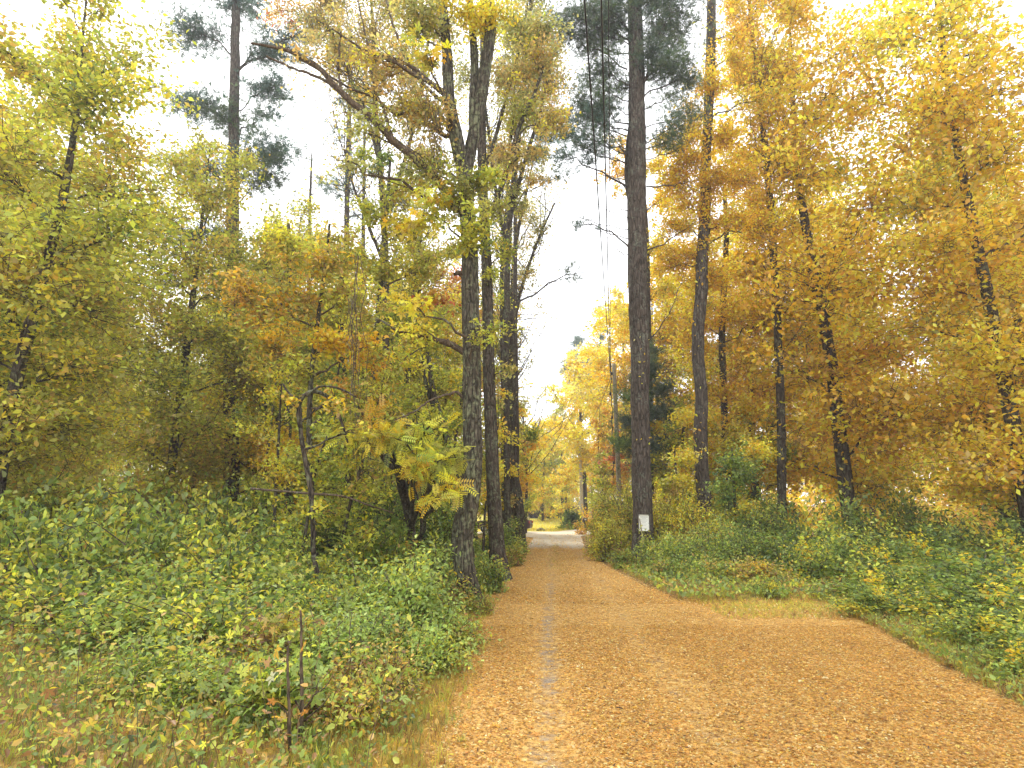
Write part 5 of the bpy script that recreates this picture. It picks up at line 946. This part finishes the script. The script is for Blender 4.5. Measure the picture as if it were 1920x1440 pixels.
# grass, weeds and small seedlings (ground cover)
def cover():
    mb = MB(); 
    def place(n, fx, palette, kind, size, up=2.0, zoff=0.0):
        x, y = fx(n); z = height(x, y) + zoff; p = np.stack([x, y, z], 1); gi = ((np.sin(x * 2.1) + np.sin(y * 1.7 + 1) + 2) * 12).astype(int) % 50
        ax = norm(rng.normal(size=(n, 3)) * .22 + A(0, 0, 1)) if kind == 'g' else norm(rng.normal(size=(n, 3)) + A(0, 0, .4)); nr = norm(rng.normal(size=(n, 3)) + A(0, 0, 0 if kind == 'g' else 1.5))
        inst(mb, kind, p, ax, nr, size * (.5 + .9 * rng.random(n)), colours(palette, gi, 50))
    def left(n, a=.0, b=5.0, y0=2.6, y1=11.5):
        y = y0 + (y1 - y0) * rng.random(n) ** 1.2; o = a + (b - a) * rng.random(n) ** 1.3; return xl(y) - .10 - o * (1 + y * .05) + .12 * rng.normal(size=n), y
    place(6500, lambda n: left(n, 0, 5), 'weeds', 'g', .12); place(3600, lambda n: left(n, 0, .6), 'weeds', 'g', .09); place(3000, lambda n: left(n, .3, 6, 3, 14), 'bush', 'g', .16)
    place(16000, lambda n: left(n, .25, 6, 2.6, 12), 'bush', 'o', .045, zoff=.10); place(14000, lambda n: left(n, .1, 6, 2.6, 12), 'weeds', 'o', .04, zoff=.05); place(8000, lambda n: left(n, .4, 6, 2.6, 12), 'mixed', 'o', .045, zoff=.15)
    n = 260; x, y = left(n, .3, 5.5, 3.6, 11); z = height(x, y); s0 = np.stack([x, y, z], 1); e1 = s0 + np.stack([rng.normal(size=n) * .12, rng.normal(size=n) * .12, .25 + .6 * rng.random(n)], 1)
    ln = sweep(s0, e1, 6, 0, .05); cs = np.array([(.20, .13, .07), (.32, .24, .12), (.16, .15, .06)])[rng.integers(0, 3, n)]; tubes(mb, ln, np.linspace(.0035, .0015, 6)[None] * np.ones((n, 1)), 3, np.repeat(cs, 18, 0))
    m = n * 7; j = rng.integers(0, n, m); pos = ln[j, rng.integers(1, 6, m)]; ax = norm(rng.normal(size=(m, 3)) * A(1, 1, .4)); inst(mb, 'o', pos, ax, norm(rng.normal(size=(m, 3)) * .5 + A(0, 0, 1)), .05 * (.6 + .9 * rng.random(m)), colours('mixed', j, n))
    place(500, lambda n: left(n, .3, 5.5, 4.2, 11), 'fresh', 'm', .065, zoff=.32); place(120, lambda n: left(n, .3, 5.5, 3.6, 7), 'mixed', 'm', .055, zoff=.2)
    place(5000, lambda n: left(n, .1, 12, 10, 26), 'green', 'g', .35); place(9000, lambda n: left(n, .3, 14, 10, 28), 'green', 'o', .11, zoff=.2)
    def right(n, b=9.0, y0=11.3, y1=26):
        y = y0 + (y1 - y0) * rng.random(n) ** 1.3; return np.maximum(xr(y), 0) + .15 + b * rng.random(n) ** 1.2, y
    place(5000, lambda n: right(n), 'weeds', 'g', .15); place(9000, lambda n: right(n), 'bush', 'o', .09, zoff=.12)
    def rr(n): y = 9.6 + 2.6 * rng.random(n); return 3.3 + 9 * rng.random(n), y
    place(5200, rr, 'ygreen', 'g', .06); place(3000, rr, 'weeds', 'g', .07); place(2500, rr, 'litter', 'o', .04, zoff=.02)
    def ro(n):
        y = 2.6 + 9.5 * rng.random(n); return np.interp(y, [2, 11], [3.3, 5.5]) + .1 + 5 * rng.random(n) ** 1.4, y
    place(6000, ro, 'weeds', 'g', .13); place(9000, ro, 'bush', 'o', .05, zoff=.08); place(5000, ro, 'weeds', 'o', .045, zoff=.05)
    def mid(n): y = 16 + 14 * rng.random(n); return xl(y) + (xr(y) - xl(y)) * (.48 + .07 * rng.normal(size=n)), y
    place(500, mid, 'weeds', 'g', .06)
    def lawn(n): y = 50 + 34 * rng.random(n); return rng.uniform(-6, 12, n), np.maximum(y, far_edge(rng.uniform(-6, 12, n)) + .5)
    def lawn(n):
        x = rng.uniform(-8, 14, n); return x, far_edge(x) + .4 + 30 * rng.random(n)
    place(6000, lawn, 'yellow', 'g', .22)
    tag(mb.build('undergrowth', M_LEAF), kind='stuff')
cover()
# fallen leaves on the lane and turn-out
def litter():
    mb = MB()
    def put(n, y0, y1, size, kinds=('o', 'm'), power=1.5):
        y = y0 + (y1 - y0) * rng.random(n) ** power; x = rng.uniform(-2.6, 7.0, n) if y1 <= 13 else xl(y) - 1 + (xr(y) - xl(y) + 2.0) * rng.random(n)
        off = np.maximum(xl(y) - x, 0) + np.maximum(x - xr(y), 0) * (1 - turn(x, y)); keep = rng.random(n) < np.exp(-off * 1.6)
        pt = .5 + .5 * np.sin(x * 2.3 + 1.5 * np.sin(y * 1.1)) * np.sin(y * .9 + np.sin(x * 1.7)); keep &= rng.random(n) > np.minimum(.8, .78 * rut(x, y)); keep &= rng.random(n) > .45 * pt
        x, y = x[keep], y[keep]; m = len(x); uu = (x - xl(y) + .12) / (xr(y) - xl(y) + .24); z = np.where((uu > .02) & (uu < .98), lane_z(uu, x, y) + .004, height(x, y)) + .006 + .008 * rng.random(m)
        ax = norm(rng.normal(size=(m, 3)) * A(1, 1, .12)); nr = norm(rng.normal(size=(m, 3)) * .2 + A(0, 0, 1)); gi = ((np.sin(x * 3.1 + y) + np.sin(y * 2.3) + 2) * 90 + rng.normal(size=m) * 12).astype(int) % 400; c = colours('litter', gi, 400); k = kinds
        h = rng.random(m) < .6; s_ = size * (.45 + .8 * rng.random(m) ** 1.5)
        inst(mb, k[0], np.stack([x, y, z], 1)[h], ax[h], nr[h], s_[h], c[h]); inst(mb, k[1], np.stack([x, y, z], 1)[~h], ax[~h], nr[~h], s_[~h], c[~h])
    put(210000, 2.6, 9, .0235, power=1.0); put(1500, 2.2, 11, .062); put(170000, 4, 13, .028, ('o', 'd'), power=1.2); put(76000, 11, 27, .043, ('d', 'd'), 1.2); put(5000, 25, 44, .09, ('d', 'd'))
    tag(mb.build('fallen_leaves', M_LEAF), kind='stuff')
litter()

# bare foreground twigs in the bottom left corner
def twig(label, lines, leaves, name='bare_sapling'):
    e = None; mb, mbl = MB(), MB(); o = None
    for k, ln_ in enumerate(lines):
        p, r = trunk_line(ln_)
        if k == 0: g_ = p[0].copy(); g_[2] = gz(g_[0], g_[1]) - .03; p.insert(0, g_); r.insert(0, r[0] * 1.1); o = g_
        p, r = smooth_line(p, r, 26); p = p + rng.normal(size=p.shape) * .0016; r = r * (1 + .1 * rng.normal(size=len(r))); tubes(mb, p, r, 8, cap=True)
    pp = np.array([P(*q[:3]) for q in leaves]); n = len(pp); ax = norm(rng.normal(size=(n, 3)) * A(1, .5, .3) + A(0, 0, -.2)); nr = norm(rng.normal(size=(n, 3)) + A(0, -1, .8))
    inst(mbl, 'm', pp, ax, nr, np.array([q[3] for q in leaves]), np.array([q[4] for q in leaves]))
    e = empty(name, o, label, 'sapling'); mb.build('stems', M_TWIG, e, o); mbl.build('leaves', M_LEAF, e, o)
twig('bare brown forked sapling stem standing in the bottom left foreground',
     [[(560, 1430, 4.4, 8.6), (562, 1390, 4.4, 7.9), (566, 1340, 4.4, 6.5), (566, 1300, 4.4, 5.8), (565, 1240, 4.4, 5.0), (565, 1190, 4.4, 4.3), (564, 1145, 4.4, 3.6)],
      [(566, 1334, 4.4, 4.3), (580, 1318, 4.3, 3.6), (592, 1300, 4.2, 2.9), (606, 1292, 4.15, 2.2), (622, 1270, 4.1, 1.4)], [(592, 1300, 4.2, 2.2), (597, 1276, 4.2, 1.4)], [(565, 1334, 4.4, 3.6), (556, 1318, 4.35, 2.9), (552, 1308, 4.3, 2.2)],
      [(566, 1354, 4.4, 3.6), (590, 1335, 4.3, 2.9), (608, 1318, 4.25, 2.2), (618, 1305, 4.2, 1.4)], [(562, 1395, 4.4, 3.6), (585, 1382, 4.3, 2.9), (602, 1372, 4.2, 1.4)]],
     [(570, 1212, 4.35, .075, (.7, .38, .05)), (576, 1330, 4.2, .07, (.66, .3, .06)), (640, 1348, 4.4, .06, YGR), (545, 1390, 4.3, .08, (.25, .34, .08))])
twig('second bare dark stem just left of the forked sapling in the foreground',
     [[(545, 1435, 4.2, 6.5), (543, 1380, 4.2, 5.8), (542, 1330, 4.2, 5.0), (540, 1270, 4.2, 4.3), (539, 1212, 4.2, 3.6)], [(543, 1345, 4.2, 2.9), (532, 1330, 4.15, 2.2), (520, 1318, 4.1, 1.4)], [(540, 1215, 4.2, 2.2), (543, 1209, 4.2, 1.4)]],
     [(528, 1345, 4.1, .07, (.74, .45, .04)), (516, 1312, 4.2, .06, (.55, .25, .06)), (518, 1214, 4.4, .09, (.7, .45, .06)), (507, 1244, 4.4, .07, (.6, .32, .12)), (515, 1268, 4.3, .08, (.62, .62, .35)), (545, 1260, 4.5, .07, (.3, .4, .1))])

def spread(group, base):
    obs = [o for o in bpy.data.objects if o.get('group') == group and o.parent is None]; obs.sort(key=lambda o: o.location.y)
    n = len(obs); rows = [obs[: n // 3], obs[n // 3: 2 * n // 3], obs[2 * n // 3:]]
    for row, rn in zip(rows, ('nearest', 'middle', 'farthest')):
        row.sort(key=lambda o: o.location.x / max(o.location.y, 1))
        k = len(row); L_ = ['leftmost', 'second from the left', 'third from the left', 'fourth from the left']; R_ = ['rightmost', 'second from the right', 'third from the right', 'fourth from the right']
        for i_, o in enumerate(row):
            o['label'] = f'{base}, {L_[i_] if i_ < min(4, (k + 1) // 2) else R_[min(3, k - 1 - i_)]} in the {rn} row'
spread('yellow maples in the woods off to the right', 'yellow maple off to the right')
spread('olive maples in the woods off to the left', 'olive green maple off to the left')
spread('bushes off to the left', 'green bush off to the left')
spread('shrubs off to the right', 'green roadside shrub off to the right')
# thin autumn air: one even volume round the whole scene
def haze():
    m, t = newmat("haze"); v = t.nodes.new('ShaderNodeVolumePrincipled'); v.inputs['Color'].default_value = (.93, .96, 1, 1); v.inputs['Density'].default_value = HAZE; v.inputs['Anisotropy'].default_value = .2
    o = t.nodes.new('ShaderNodeOutputMaterial'); t.links.new(v.outputs[0], o.inputs['Volume'])
    mb = MB(); box(mb, A(0, 200, 21.4), A(175, 235, 22.8)); ob = mb.build('haze', m); tag(ob, kind='stuff')
HAZE = .0014
haze()
